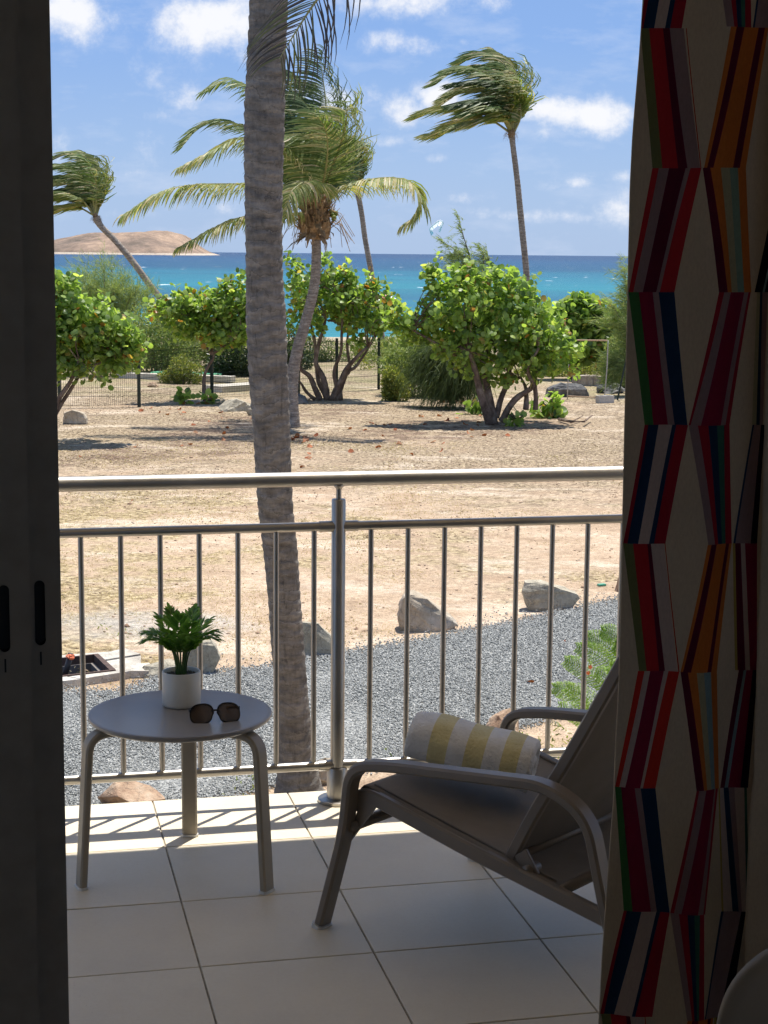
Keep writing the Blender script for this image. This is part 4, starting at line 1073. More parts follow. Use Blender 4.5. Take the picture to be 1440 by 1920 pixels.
k = mpx(1180); rock(800, 1182, 118*k, 74*k, 3, M_rp, 'pale split boulder with a pointed flank beside the gravel edge', .8, [(-.82,0),(-.95,.35),(-.9,.65),(-.72,.95),(-.45,1.0),(0,.9),(.25,.62),(.7,.35),(.98,.22),(.45,.02),(.1,-.02)])
k = mpx(1145); rock(1031, 1143, 106*k, 60*k, 5, M_rg, 'flat-topped grey boulder with a slanting rim at the right of the gravel edge', .55, [(-.70,0),(-.86,.35),(-1,.62),(-.93,1.0),(-.5,1.0),(.2,.86),(.92,.62),(1.0,.48),(.78,.16),(.3,-.02)])
k = mpx(1230); rock(588, 1232, 80*k, 72*k, 8, M_rd and M_rg, 'grey boulder half hidden behind the leaning palm trunk', .8, [(-1,0),(-1,.7),(-.5,1.0),(.2,.95),(.8,.62),(1,.35),(.9,.08)])
k = mpx(1265); rock(378, 1266, 72*k, 68*k, 11, M_rg, 'upright grey rock behind the potted plant', .7, [(-1,.05),(-.95,.55),(-.6,.95),(.5,1.0),(.75,.9),(1,.5),(.55,.1),(0,0)])
k = mpx(1270); rock(300, 1272, 108*k, 36*k, 12, M_rg, 'low rounded rock between the gravel and the manhole', .7)
k = mpx(1500); rock(240, 1530, 150*k, 66*k, 14, M_rb, 'rounded tan rock in the gravel below the table', .7, None, sub=4, rough=.02, n=26)
k = mpx(1385); rock(942, 1392, 88*k, 68*k, 15, M_rb, 'rough brown and cream rock behind the chair arm', .9, None, rough=.05, n=18)
k = mpx(1470); rock(606, 1474, 72*k, 62*k, 18, M_rp, 'pale rock beside the foot of the big palm', .8, None)
k = mpx(1110); rock(1180, 1110, 60*k, 55*k, 19, M_rb, 'small rock showing beside the curtain edge', .8, None)
k = mpx(797); rock(140, 797, 46*k, 28*k, 21, M_rp, 'pale flat-topped rock near the fence at left', .8, [(-1,.1),(-.9,.8),(-.2,1),(.7,.8),(1,.5),(1,.1)])
k = mpx(765); rock(442, 770, 74*k, 24*k, 22, M_rg, 'broad low rock at the foot of the fence by the palm', .7)
rock(470, 778, 26*k, 16*k, 23, M_rg, 'small grey stone just left of the big palm trunk', .8)
k = mpx(760); rock(560, 758, 44*k, 20*k, 24, M_rd, 'dark stone at the foot of the many-stemmed sea grape', .8)
k = mpx(742); rock(1064, 744, 82*k, 26*k, 25, M_rd, 'rough dark grey boulder behind the pipe frame', .8, [(-1,0),(-.9,.6),(-.3,1),(.6,.95),(.85,.6),(1,.05)])
k = mpx(715); rock(285, 726, 22*k, 12*k, 27, M_rb, 'small brown rock beyond the fence at left', .8)
k = mpx(735); rock(1150, 738, 60*k, 22*k, 28, M_rd, 'rubble heap beside the casuarina at the right edge', .8, None, rough=.12)

# low wall beyond
def build_low_wall():
    a, b_ = G(1075, 722), G(1142, 725); d = (b_-a); L = d.length; an = math.atan2(d.y, d.x); c = (a+b_)/2
    root = empty('low_wall', c, 'low grey masonry wall remnant behind the pipe frame', 'low wall', rz=an)
    M_ = M_rock_f('old masonry', (.26,.22,.18), (.36,.31,.26), (.46,.42,.36)); n = 5; x = -L/2
    for i in range(n):
        w = L/n; bm = bmesh.new(); bmesh.ops.create_cube(bm, size=1)
        for v in bm.verts: v.co = Vector((v.co.x*w*.96, v.co.y*.35, v.co.z*.32+.12))+Vector([random.uniform(-.03,.03) for _ in range(3)])
        bmesh.ops.subdivide_edges(bm, edges=bm.edges, cuts=2, use_grid_fill=True)
        for v in bm.verts: v.co += v.co.normalized()*.02*mnoise.noise(v.co*6+Vector((i*4,0,0)))
        me = bpy.data.meshes.new('block'); bm.to_mesh(me); bm.free(); me.materials.append(M_); link('block', me, root, (x+w/2, 0, 0)); x += w
build_low_wall()

# ------------------------------------------------------------------ open manhole at left
def build_pit():
    c1, c2, c3 = G(184, 1240), G(217, 1271), G(40, 1292); e1 = (c2-c1); e2 = (c3-c2); 
    # rectangle: corner c1 (far right), c2 (near right); left side is out of the picture
    ux = Vector((e2.x, e2.y, 0)).normalized(); c4 = c1+ux*1.25; c3 = c2+ux*1.25
    root = empty('manhole', (c1+c3)/2, 'open square manhole with pale concrete rim and rusty steel frame at the left', 'manhole'); off = root.location
    M_con = M_rock_f('pale concrete', (.38,.345,.29), (.52,.48,.415), (.62,.59,.53)); M_ru = M_simple('rusty steel', (.075,.045,.035), .85, 0, .4, 14, .3)
    C = [c1, c2, c3, c4]; ctr = (c1+c2+c3+c4)/4; h = .05
    def offp(p, k): d = (p-ctr); return ctr+d*(1+k/d.length)
    def quadprism(name, pts, z0, z1, mat):
        V = [(p.x-off.x, p.y-off.y, z0-off.z) for p in pts]+[(p.x-off.x, p.y-off.y, z1-off.z) for p in pts]
        n = len(pts); F = [tuple(range(n))[::-1], tuple(range(n, 2*n))]+[(i, (i+1)%n, n+(i+1)%n, n+i) for i in range(n)]
        mb = MB().add(V, F); return mb.build(name, mat, root)
    z = GZ
    wid = [.32, .15, .22, .16]
    for i in range(4):
        a, b_ = C[i], C[(i+1)%4]; n_ = 3
        for q in range(n_):
            p, r_ = a.lerp(b_, q/n_+.008), a.lerp(b_, (q+1)/n_-.008)
            quadprism('rim_slab', [p, r_, offp(r_, wid[i]*random.uniform(.8,1.15)), offp(p, wid[i]*random.uniform(.8,1.15))], z-.02, z+h+random.uniform(-.012,.012), M_con)
        ai, bi = offp(a, -.05), offp(b_, -.05)
        quadprism('steel_frame', [offp(a, .002), offp(b_, .002), bi, ai], z-.03, z+h+.02, M_ru)
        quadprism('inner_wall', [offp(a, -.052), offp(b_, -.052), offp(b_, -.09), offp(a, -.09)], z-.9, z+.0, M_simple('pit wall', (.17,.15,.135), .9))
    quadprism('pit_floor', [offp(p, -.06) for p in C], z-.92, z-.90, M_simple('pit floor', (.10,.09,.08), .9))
    # broken flat stones laid along the near side
    # barrier post lying against the rim
    g = onpl(123, 1278, Vector((0, c2.y-.02, 0)), Vector((0,1,0)))
    r2 = empty('barrier_post', (g.x, g.y, g.z), 'black tube with torn orange netting leaning at the manhole rim', 'post')
    MB().tube([(-.02,0,0),(.045,.02,.235)], [.024,.024], 14).build('tube', M_simple('black rubber', (.02,.02,.022), .5), r2, smooth=True)
    M_or = M_simple('orange netting', (.62,.14,.05), .6, 0, .2, 30, .2)
    for (x, zz, s) in ((.0,.012,.045), (.05,.215,.038)):
        bm = bmesh.new(); bmesh.ops.create_icosphere(bm, subdivisions=3, radius=s)
        for v in bm.verts: v.co += v.normal*s*.6*mnoise.noise(v.co*38); v.co.z *= .55; 
        bmesh.ops.delete(bm, geom=[f for f in bm.faces if mnoise.noise(f.calc_center_median()*70) > .22], context='FACES')
        me = bpy.data.meshes.new('netting'); bm.to_mesh(me); bm.free(); me.materials.append(M_or); link('netting', me, r2, (x, -.01, zz))
build_pit()

# small green plastic scrap, brick frame etc.
def build_small():
    g = G(1128, 1098); mb = MB().box((0,0,.012), (.085,.05,.02), .4)
    o = mb.build('scrap', M_simple('green plastic', (.08,.34,.22), .5), None, loc=(g.x, g.y, g.z)); tag(o, 'small green plastic scrap on the sand by the curtain', 'scrap')
    # standing pipe frame with cinder block foot
    a, b_ = G(1062, 748), G(1133, 750); kk = mpx(748)
    root = empty('pipe_frame', b_, 'thin standing pipe frame with a wooden top bar near the right edge', 'frame')
    d = Vector((a.x-b_.x, 0, 0)); H = 112*kk
    M_p = M_simple('galvanised pipe', (.42,.40,.37), .45, .3); M_w = M_simple('weathered wood', (.42,.29,.18), .8)
    MB().tube(smoothpath([(0,0,0),(.03,0,H*.35),(.045,0,H*.6),(.05,0,H)]), .015, 10).build('upright', M_p, root, smooth=True)
    MB().tube(smoothpath([(d.x,0,0),(d.x+.02,0,H)]), .014, 10).build('upright', M_p, root, smooth=True)
    MB().tube([(.03,0,H),(d.x,0,H)], .018, 8).build('top_bar', M_w, root)
    MB().tube([(-.03,0,.06),(d.x,0,.09)], .013, 8).build('bottom_bar', M_w, root)
    g = G(1135, 756); mb = MB(); M_c = M_simple('cinder block', (.48,.46,.42), .9, bmp=.4)
    for (x, y, w, dd) in ((0,-.085,.40,.03),(0,.085,.40,.03),(-.185,0,.03,.14),(0,0,.03,.14),(.185,0,.03,.14)): mb.box((x,y,.095), (w,dd,.19))
    tag(mb.build('cinder_block', M_c, None, loc=(g.x, g.y+.1, g.z-.02)), 'hollow concrete block at the foot of the pipe frame', 'concrete block')
    cb = bpy.data.objects['cinder_block']; cb.rotation_euler = (0,0,.35); cb['kind'] = 'thing'
build_small()
def bar_post(px0, py0, px1, py1, name, label, r=.022):
    a = G(px0, py0); b_ = atD(px1, py1, a.y)
    o = MB().tube([(0,0,-.05), tuple(b_-a)], r, 8).build(name, M_simple('dark green post', (.006,.02,.012), .5), None, loc=a); tag(o, label, 'post'); return o
bar_post(1157, 750, 1175, 671, 'leaning_post', 'dark leaning iron rod beside the right-hand casuarina')

# ------------------------------------------------------------------ fence
M_fence = M_simple('dark green fence coating', (.008,.022,.014), .45)
M_wire = M_simple('fence wire', (.02,.035,.027), .5)
def fence(posts, label, heights, nw=5, rail=None):
    P = [G(x, y) for x, y in posts]; c = P[0]
    root = empty('mesh_fence', c, label, 'fence')
    for p, h in zip(P, heights):
        q = p-c; MB().box((q.x, q.y, q.z+h/2), (.07, .07, h+.06), 0).build('post', M_fence, root)
    for i in range(len(P)-1):
        a, b_ = P[i]-c, P[i+1]-c; h = min(heights[i], heights[i+1])-.04; L = (b_-a).length; d = (b_-a)/L; nrm = Vector((-d.y, d.x, 0))
        V = []; F = []
        def strip(p, q, w, dirn):
            k = len(V); o1 = dirn*(w/2); o2 = nrm*(w/2)
            V.extend([tuple(p-o1), tuple(q-o1), tuple(q+o1), tuple(p+o1)]); F.append((k, k+1, k+2, k+3))
            V.extend([tuple(p-o2), tuple(q-o2), tuple(q+o2), tuple(p+o2)]); F.append((k+4, k+5, k+6, k+7))
        n = int(L/.05); z0 = Vector((0,0,.04)); zh = Vector((0,0,h))
        for k in range(1, n): 
            p = a+(b_-a)*(k/n); strip(p+z0, p+zh, .0055, d)
        for z in [.06+ (h-.08)*j/8 for j in range(9)]: strip(a+Vector((0,0,z)), b_+Vector((0,0,z)), .006, Vector((0,0,1)))
        for z in (.3, h*.55, h-.06):
            for dz in (-.05,.05): strip(a+Vector((0,0,z+dz))+nrm*.03, b_+Vector((0,0,z+dz))+nrm*.03, .006, Vector((0,0,1)))
        mb = MB().add(V, F); o = mb.build('mesh_panel', M_wire, root); o['kind'] = 'stuff'
FH = 137*mpx(762)
fence([(-30,772),(112,767),(261,761),(397,748)], 'dark green wire mesh fence running across the left of the yard', [FH]*3+[.62*1.05*2])
fence([(397.5,748),(500,742),(560,739)], 'lower stretch of green mesh fence disappearing behind the big palm', [.66]*3)
fence([(560,738),(631,735),(710,730)], 'green mesh fence stretch behind the many-stemmed sea grape', [98*mpx(735)]*2+[96*mpx(730)])

# pale path and kerbs beyond the fence
def build_beyond():
    M_k = M_simple('whitewashed kerb', (.52,.48,.40), .8)
    for (a, b_, w, lab) in (((225,709),(437,716),.35,'white kerb strip beyond the fence at left'), ((400,736),(500,729),.7,'pale concrete path seen through the lower fence')):
        p, q = G(*a), G(*b_); d = q-p; mb = MB(); mb.box((0,0,.08), (d.length, w, .16), math.atan2(d.y, d.x))
        o = mb.build('kerb', M_k, None, loc=(p+q)/2); tag(o, lab, 'kerb', kind='structure')
    # green net lying by the hedge
    p = G(350, 706); V = []; F = []
    for i in range(21):
        for j in range(7): V.append(((i-10)*.10, (j-3)*.15, .06+.10*mnoise.noise(Vector((i*.5,j*.6,0)))+.02))
    F = [(i*7+j, (i+1)*7+j, (i+1)*7+j+1, i*7+j+1) for i in range(20) for j in range(6)]
    o = MB().add(V, F).build('green_net', M_simple('green netting', (.06,.26,.14), .7), None, smooth=True, loc=p); tag(o, 'heap of green netting beyond the fence', 'netting')
build_beyond()

# ================================================================== vegetation
def M_bark_f(name, c1, c2, c3, zs=9, bs=1.0):
    mt, t, b = newmat(name); setc(b, c1, .92, 0, .15); geo = N(t, 'ShaderNodeNewGeometry'); pos = geo.outputs['Position']
    n = noise_node(t, 2.2, 6, .65, vec=pos, stretch=(3, 3, zs)); n2 = noise_node(t, 30, 7, .7, vec=pos, stretch=(1.6, 1.6, .5)); n3 = noise_node(t, 3.5, 4, .6, vec=pos)
    r = ramp(t, n.outputs[0], [(.33, c1), (.5, c2), (.68, c3)])
    c = mixcol(t, .55, r.outputs[0], n2.outputs[0], 'OVERLAY'); c = mixcol(t, .3, c, n3.outputs[0], 'OVERLAY')
    if zs > 5:
        ck = noise_node(t, 9, 6, .65, vec=pos, stretch=(3,3,.55)); cf = MATH(t, 'MULTIPLY', MATH(t, 'SUBTRACT', ck.outputs[0], .60), 14, clamp=True)
        c = mixcol(t, MATH(t, 'MULTIPLY', cf, .5), c, tuple(q*.45 for q in c1))
        st = noise_node(t, 1.3, 6, .7, vec=pos, stretch=(1.5,1.5,.8)); c = mixcol(t, MATH(t, 'MULTIPLY', MATH(t, 'SUBTRACT', st.outputs[0], .55), 5, clamp=True), c, (.36,.34,.30), 'SOFT_LIGHT')
        sp = N(t, 'ShaderNodeSeparateXYZ'); t.links.new(pos, sp.inputs[0]); nd = noise_node(t, 2.6, 5, .6, vec=pos, stretch=(1,1,1.5))
        ph = MATH(t, 'FRACT', MATH(t, 'ADD', MATH(t, 'MULTIPLY', sp.outputs[2], 12.5 if zs < 12 else 7), MATH(t, 'MULTIPLY', nd.outputs[0], 5.0)))
        ln = MATH(t, 'MULTIPLY', MATH(t, 'SUBTRACT', 1.0, MATH(t, 'MULTIPLY', ph, 7.0), clamp=True), MATH(t, 'MULTIPLY', n3.outputs[0], 1.25), clamp=True)
        c = mixcol(t, MATH(t, 'MULTIPLY', ln, .75), c, tuple(q*.38 for q in c1))
        li = MATH(t, 'MULTIPLY', MATH(t, 'SUBTRACT', MATH(t, 'MULTIPLY', ph, n3.outputs[0]), .46), 5, clamp=True)
        c = mixcol(t, MATH(t, 'MULTIPLY', li, .45), c, tuple(min(1,q*1.35) for q in c3))
    t.links.new(c, b.inputs['Base Color']); p = bump(t, b, n.outputs[0], .6*bs, .03); bump(t, b, n2.outputs[0], .8*bs, .012, p); return mt
M_palmbark = M_bark_f('palm bark', (.125,.112,.095), (.195,.176,.150), (.28,.255,.218))
M_palmbark2 = M_bark_f('pale palm bark', (.17,.14,.115), (.30,.255,.215), (.44,.39,.335), 14)
M_bark = M_bark_f('sea grape bark', (.085,.06,.045), (.18,.13,.10), (.30,.24,.19), 2)
M_fibre = M_bark_f('palm fibre', (.14,.09,.05), (.28,.19,.11), (.42,.31,.20), 3)
M_frond = leafmat('palm frond', [(0,(.07,.12,.03)),(.35,(.11,.17,.05)),(.7,(.17,.22,.08)),(.92,(.28,.28,.12)),(1,(.42,.34,.22))], .38, .5, .35)
M_frondy = leafmat('yellowing palm frond', [(0,(.13,.18,.055)),(.4,(.21,.25,.09)),(.75,(.33,.32,.14)),(1,(.50,.42,.28))], .38, .5, .35)
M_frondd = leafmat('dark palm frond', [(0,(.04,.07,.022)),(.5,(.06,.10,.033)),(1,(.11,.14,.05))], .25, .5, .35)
M_drytip = leafmat('dull hanging palm frond', [(0,(.05,.045,.045)),(.5,(.075,.06,.055)),(1,(.12,.13,.05))], .15, .5, .3)
M_rach = M_simple('frond midrib', (.26,.25,.09), .5, 0, .2, 9)
M_sg = leafmat('sea grape leaf', [(0,(.10,.16,.05)),(.25,(.17,.26,.075)),(.6,(.24,.35,.09)),(.86,(.34,.45,.13)),(.955,(.42,.48,.18)),(.975,(.34,.20,.05)),(.985,(.40,.15,.04)),(1,(.22,.22,.10))], .52, .42, .45)
M_dry = leafmat('dry fallen leaf', [(0,(.22,.07,.03)),(.5,(.38,.13,.06)),(.8,(.42,.20,.11)),(1,(.30,.17,.10))], .1, .8, .2)
M_cas = leafmat('casuarina needles', [(0,(.13,.19,.07)),(.5,(.21,.28,.11)),(1,(.33,.36,.17))], .35, .6, .3)
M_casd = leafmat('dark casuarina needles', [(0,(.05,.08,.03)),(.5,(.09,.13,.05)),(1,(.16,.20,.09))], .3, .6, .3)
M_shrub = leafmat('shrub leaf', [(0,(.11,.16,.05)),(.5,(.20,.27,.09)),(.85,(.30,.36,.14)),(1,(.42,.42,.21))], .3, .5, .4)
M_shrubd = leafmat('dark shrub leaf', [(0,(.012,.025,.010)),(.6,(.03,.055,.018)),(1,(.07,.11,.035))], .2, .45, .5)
M_shruby = leafmat('yellow green shrub leaf', [(0,(.10,.14,.03)),(.5,(.19,.23,.05)),(1,(.32,.31,.10))], .35, .5, .4)

def palm_trunk(name, pxs, y0, y1, mat, root, segs=26, ring=.085, flare=None):
    """pxs: (px, py, width px) from the base up; the trunk leans from depth y0 to y1"""
    P = []; Rr = []; n = len(pxs)
    tot = pxs[0][1]-pxs[-1][1]
    for (x, y, w) in pxs:
        f = (pxs[0][1]-y)/tot; yy = y0+(y1-y0)*f; p = atD(x, y, yy); P.append(p); Rr.append(w/2*(p-CAM).dot(FW)/FPX)
    base = root.location
    C_ = smoothpath([p-base for p in P], 10); rs = []
    for i in range(len(C_)):
        q = i/10; k = min(int(q), n-2); rs.append(Rr[k]+(Rr[k+1]-Rr[k])*(q-k))
    L = [0]
    for a, b_ in zip(C_, C_[1:]): L.append(L[-1]+(b_-a).length)
    tot = L[-1]; nz = int(tot/(ring/7)); V = []
    for k in range(nz+1):
        s = tot*k/nz; j = max(i for i in range(len(L)) if L[i] <= s+1e-9); j = min(j, len(L)-2); f = (s-L[j])/(L[j+1]-L[j]+1e-9)
        c = C_[j].lerp(C_[j+1], f); r = rs[j]+(rs[j+1]-rs[j])*f; t_ = (C_[j+1]-C_[j]).normalized(); e = t_.cross(Vector((0,1,0))).normalized(); g = t_.cross(e)
        for m_ in range(segs):
            a = 2*math.pi*m_/segs
            ph = s/ring + .9*mnoise.noise(Vector((math.cos(a)*.8, math.sin(a)*.8, s*1.3))) + .25*math.sin(a+s*3)
            saw = (ph % 1.0); rg = .075*(saw-.5) if saw < .85 else .075*(.35-(saw-.85)*5.5)
            rr_ = r*(1+rg+.038*mnoise.noise(Vector((math.cos(a)*1.5, math.sin(a)*1.5, s*2.2)))+.03*mnoise.noise(Vector((math.cos(a)*6, math.sin(a)*6, s*14))))
            V.append(tuple(c+(e*math.cos(a)+g*math.sin(a))*rr_))
    F = [(k*segs+m_, k*segs+(m_+1)%segs, (k+1)*segs+(m_+1)%segs, (k+1)*segs+m_) for k in range(nz) for m_ in range(segs)]
    V = np.array(V); o = np_mesh(name, V, F, mat, root, smooth=True)
    return o, C_[-1]+base, (C_[-1]-C_[-2]).normalized()

def frond(root, path, ll, n=60, mat=None, wind=(-.5,0,0), droop=.6, wid=.034, spread=.8, ragged=.15, both=1.0, name='frond', bare=.16, rachr=.022, tipw=.25, prop=.55):
    """palm leaf: midrib with two rows of leaflets that bend with wind and weight"""
    P = smoothpath(path, 8); base = root.location
    L = [0]
    for a, b_ in zip(P, P[1:]): L.append(L[-1]+(b_-a).length)
    tot = L[-1]
    def at(f):
        s = f*tot; j = min(max(i for i in range(len(L)) if L[i] <= s+1e-9), len(L)-2); q = (s-L[j])/(L[j+1]-L[j]+1e-9)
        return P[j].lerp(P[j+1], q), (P[j+1]-P[j]).normalized()
    mb = MB(); mb.tube([p-base for p in P], [rachr*(1-.85*i/(len(P)-1)) for i in range(len(P))], 5, mi=1)
    W = Vector(wind); V = []; F = []
    for i in range(n):
        f = bare+(1-bare)*(i+random.random()*.5)/n; c, tg = at(f)
        up = Vector((0,0,1)); sd = tg.cross(up); sd = sd.normalized() if sd.length > .05 else Vector((0,1,0))
        nrm = sd.cross(tg).normalized()
        prof = math.sin(math.pi*min(1, .12+.80*((f-bare)/(1-bare))**.85))**.6 if f > bare else 1
        l0 = ll*max(tipw, prof)
        for s in (-1, 1):
            if random.random() < ragged*.35: continue
            if s > 0 and random.random() > both: continue
            l = l0*random.uniform(.72, 1.08); dv = (sd*s*spread + tg*(prop+.25*f)+nrm*random.uniform(.0,.28)).normalized()
            q = c; pts = [q]; d = dv; K = 4
            for k in range(K):
                d = (d+(Vector((0,0,-1))*droop+W*random.uniform(.6,1.3))*(.22+.12*k)).normalized(); q = q+d*(l/K); pts.append(q)
            # blade strip
            wv = d.cross(Vector((0,-1,.3))+sd*.4); wv = wv.normalized() if wv.length > .05 else sd
            wv = (wv+nrm*random.uniform(-.5,.5)).normalized(); b0 = len(V)
            for k, p in enumerate(pts):
                w = wid*.5*(.5, 1, .95, .65, .08)[k]; V += [tuple(p-wv*w-base), tuple(p+wv*w-base)]
            F += [(b0+2*k, b0+2*k+1, b0+2*k+3, b0+2*k+2) for k in range(K)]
    mb.add(V, F, 0)
    return mb.build(name, [mat or M_frond, M_rach], root)
def crownshaft(root, top, dirv, s, n=14, nuts=False):
    base = root.location; mb = MB(); V = []
    q = top-base
    mb.lathe([(.09*s,-.30*s),(.15*s,-.16*s),(.19*s,-.04*s),(.17*s,.08*s),(.18*s,.14*s),(.12*s,.26*s),(.04*s,.36*s)], q, 18)
    for P in mb.V:
        for r in P:
            d = mnoise.noise(Vector(r)*11/s)*.12*s; r[0] += d; r[1] += d*.6
    o = mb.build('crown_fibre', M_fibre, root, smooth=False)
    mb = MB()
    for k in range(n):
        a = random.uniform(0, 6.28); d = Vector((math.cos(a), math.sin(a), 0)); h = random.uniform(-.26,.14)*s
        rr_ = random.uniform(.09,.15)*s; p0 = q+d*rr_+Vector((0,0,h)); ln = random.uniform(.14,.34)*s; el_ = random.uniform(.5,1.35)
        if random.random() < .30: el_ = -random.uniform(.2,1.2)
        p1 = p0+d*math.cos(el_)*ln+Vector((0,0,math.sin(el_)*ln)); md = p0.lerp(p1,.5)+d*.03*s; sd_ = d.cross(Vector((0,0,1))); w0 = random.uniform(.025,.055)*s
        nn = Vector((0,0,1)).cross(sd_)*.008*s
        mb.add([tuple(v) for v in (p0-sd_*w0, p0+sd_*w0, md+sd_*w0*.75, p1+sd_*w0*.15, p1-sd_*w0*.15, md-sd_*w0*.75, p0+nn, md+nn*2)], [(0,1,6),(1,2,7,6),(2,3,4,5,7)[:3]+(4,),(0,6,7,5),(5,7,4),(0,5,2,1)])
    mb.build('dead_sheath', M_fibre, root)['kind'] = 'stuff'
    mb = MB(); 
    for k in range(46):
        a = random.uniform(0, 6.28); d = Vector((math.cos(a), math.sin(a), 0)); p0 = q+d*.2*s+Vector((0,0,random.uniform(-.1,.2)*s))
        mb.tube([p0, p0+d*.12*s-Vector((0,0,.05*s)), p0+d*random.uniform(.15,.3)*s-Vector((-.0,0,random.uniform(.15,.4)*s))], .004*s, 3)
    mb.build('fibre_strands', M_fibre, root)['kind'] = 'stuff'
    if nuts:
        for (dx, dz) in ((.36,-.02),(.42,.02),(.33,.05),(.39,-.07)):
            b2 = MB().lathe([(.001,-.06),(.04,-.045),(.055,0),(.04,.045),(.001,.06)], (q.x+dx, q.y-.1+random.uniform(-.05,.05), q.z+dz), 12); b2.build('coconut', M_shruby, root, smooth=True)
def fpath(pts, y, dys):
    """photo trace of a midrib at depth y, dys = how far each point comes nearer (-) or goes back (+)"""
    return [atD(px, py, y+dy) for (px, py), dy in zip(pts, dys)]

# ---- the near palm, leaning trunk in front of the balcony
def big_palm():
    px = [(566,1512,112),(560,1492,96),(558,1465,84),(556,1430,72),(553,1380,66),(548,1310,61),(540,1220,61),(533,1120,62),(526,1030,64),(518,960,66),(514,900,68),(510,820,70),(505,740,74),(502,680,75),(499,600,76),(496,520,71),(495,440,70),(495,360,71),(495,280,74),(496,200,77),(499,120,74),(502,60,72),(504,0,72),(505,-150,70),(504,-400,66),(500,-700,62),(496,-950,58)]
    D0 = 10.7; b = atD(566,1512,D0)
    root = empty('coconut_palm', (b.x, b.y, gz(b.x,b.y)), 'big ringed grey palm trunk leaning up right in front of the balcony railing', 'palm tree')
    tr, top, dv = palm_trunk('trunk', px, D0, 9.5, M_palmbark, root, 40, .075)
    crownshaft(root, top, dv, .9)
    W = (-.9,-.1,0)
    z0 = top+Vector((0,0,.25))
    # the leaf whose tip hangs into the picture
    B_ = root.location; D = 9.1
    rp = [z0, atD(760,-620,9.3), atD(770,-330,9.2), atD(690,-160,9.15), atD(622,-40,D), atD(584,14,D), atD(553,62,D), atD(524,110,D)]
    P = smoothpath(rp, 8); mb = MB(); mb.tube([p-B_ for p in P], [.016*(1-.88*i/(len(P)-1)) for i in range(len(P))], 6, mi=1)
    V = []; F = []
    def strip(pts, w):
        b0 = len(V); K = len(pts)-1; wd = Vector((1,.25,0)) if abs((pts[-1]-pts[0]).x) < abs((pts[-1]-pts[0]).z) else Vector((0,.3,1))
        wd = (wd.normalized()+Vector([random.uniform(-.3,.3) for _ in range(3)])).normalized()
        for k, p in enumerate(pts):
            q = w*.5*(.6, 1, 1, .8, .5, .1)[k]; V.extend([tuple(p-wd*q-B_), tuple(p+wd*q-B_)])
        F.extend([(b0+2*k, b0+2*k+1, b0+2*k+3, b0+2*k+2) for k in range(K)])
    kk = D/FPX; n = 36
    for i in range(n):
        f = (i+random.random()*.6)/n; q = (.30+.70*f)*(len(P)-1); a = min(int(q), len(P)-2); p = P[a].lerp(P[a+1], q-a)
        env = math.sin(math.pi*min(1, .18+.74*f))**.7
        l = 175*env*random.uniform(.85,1.1)*kk; d = Vector((-.84, random.uniform(-.25,.25), -.30)); pts = [p]
        for k in range(5): d = (d+Vector((.05,0,-.10))*(k*.5+.3)).normalized(); pts.append(pts[-1]+d*l/5)
        strip(pts, .0095)
        l = (150*env+12)*random.uniform(.85,1.08)*kk; d = Vector((random.uniform(.05,.42), random.uniform(-.3,.3), -.9)).normalized(); pts = [p]
        for k in range(5): d = (d+Vector((-.12,0,-.10))*(k*.35+.2)).normalized(); pts.append(pts[-1]+d*l/5)
        strip(pts, .0095)
    mb.add(V, F, 0); mb.build('frond', [M_drytip, M_rach], root)
    for (dx, dy, h, l) in ((-2.6,.8,-.5,.8),(-2.2,-1.0,-.2,.8),(-1.4,1.8,.3,.8),(-1.8,.2,1.0,.8),(-.6,1.2,1.3,.7),(.8,1.6,.6,.7),(-2.7,-.2,.2,.8),(-1.0,-1.4,.9,.7)):
        e = z0+Vector((dx, dy, h)); mid = z0+Vector((dx*.45, dy*.45, h*.5+.75))
        frond(root, [z0, mid, e], .55, 36, M_frond, W, .4, .03)
big_palm()

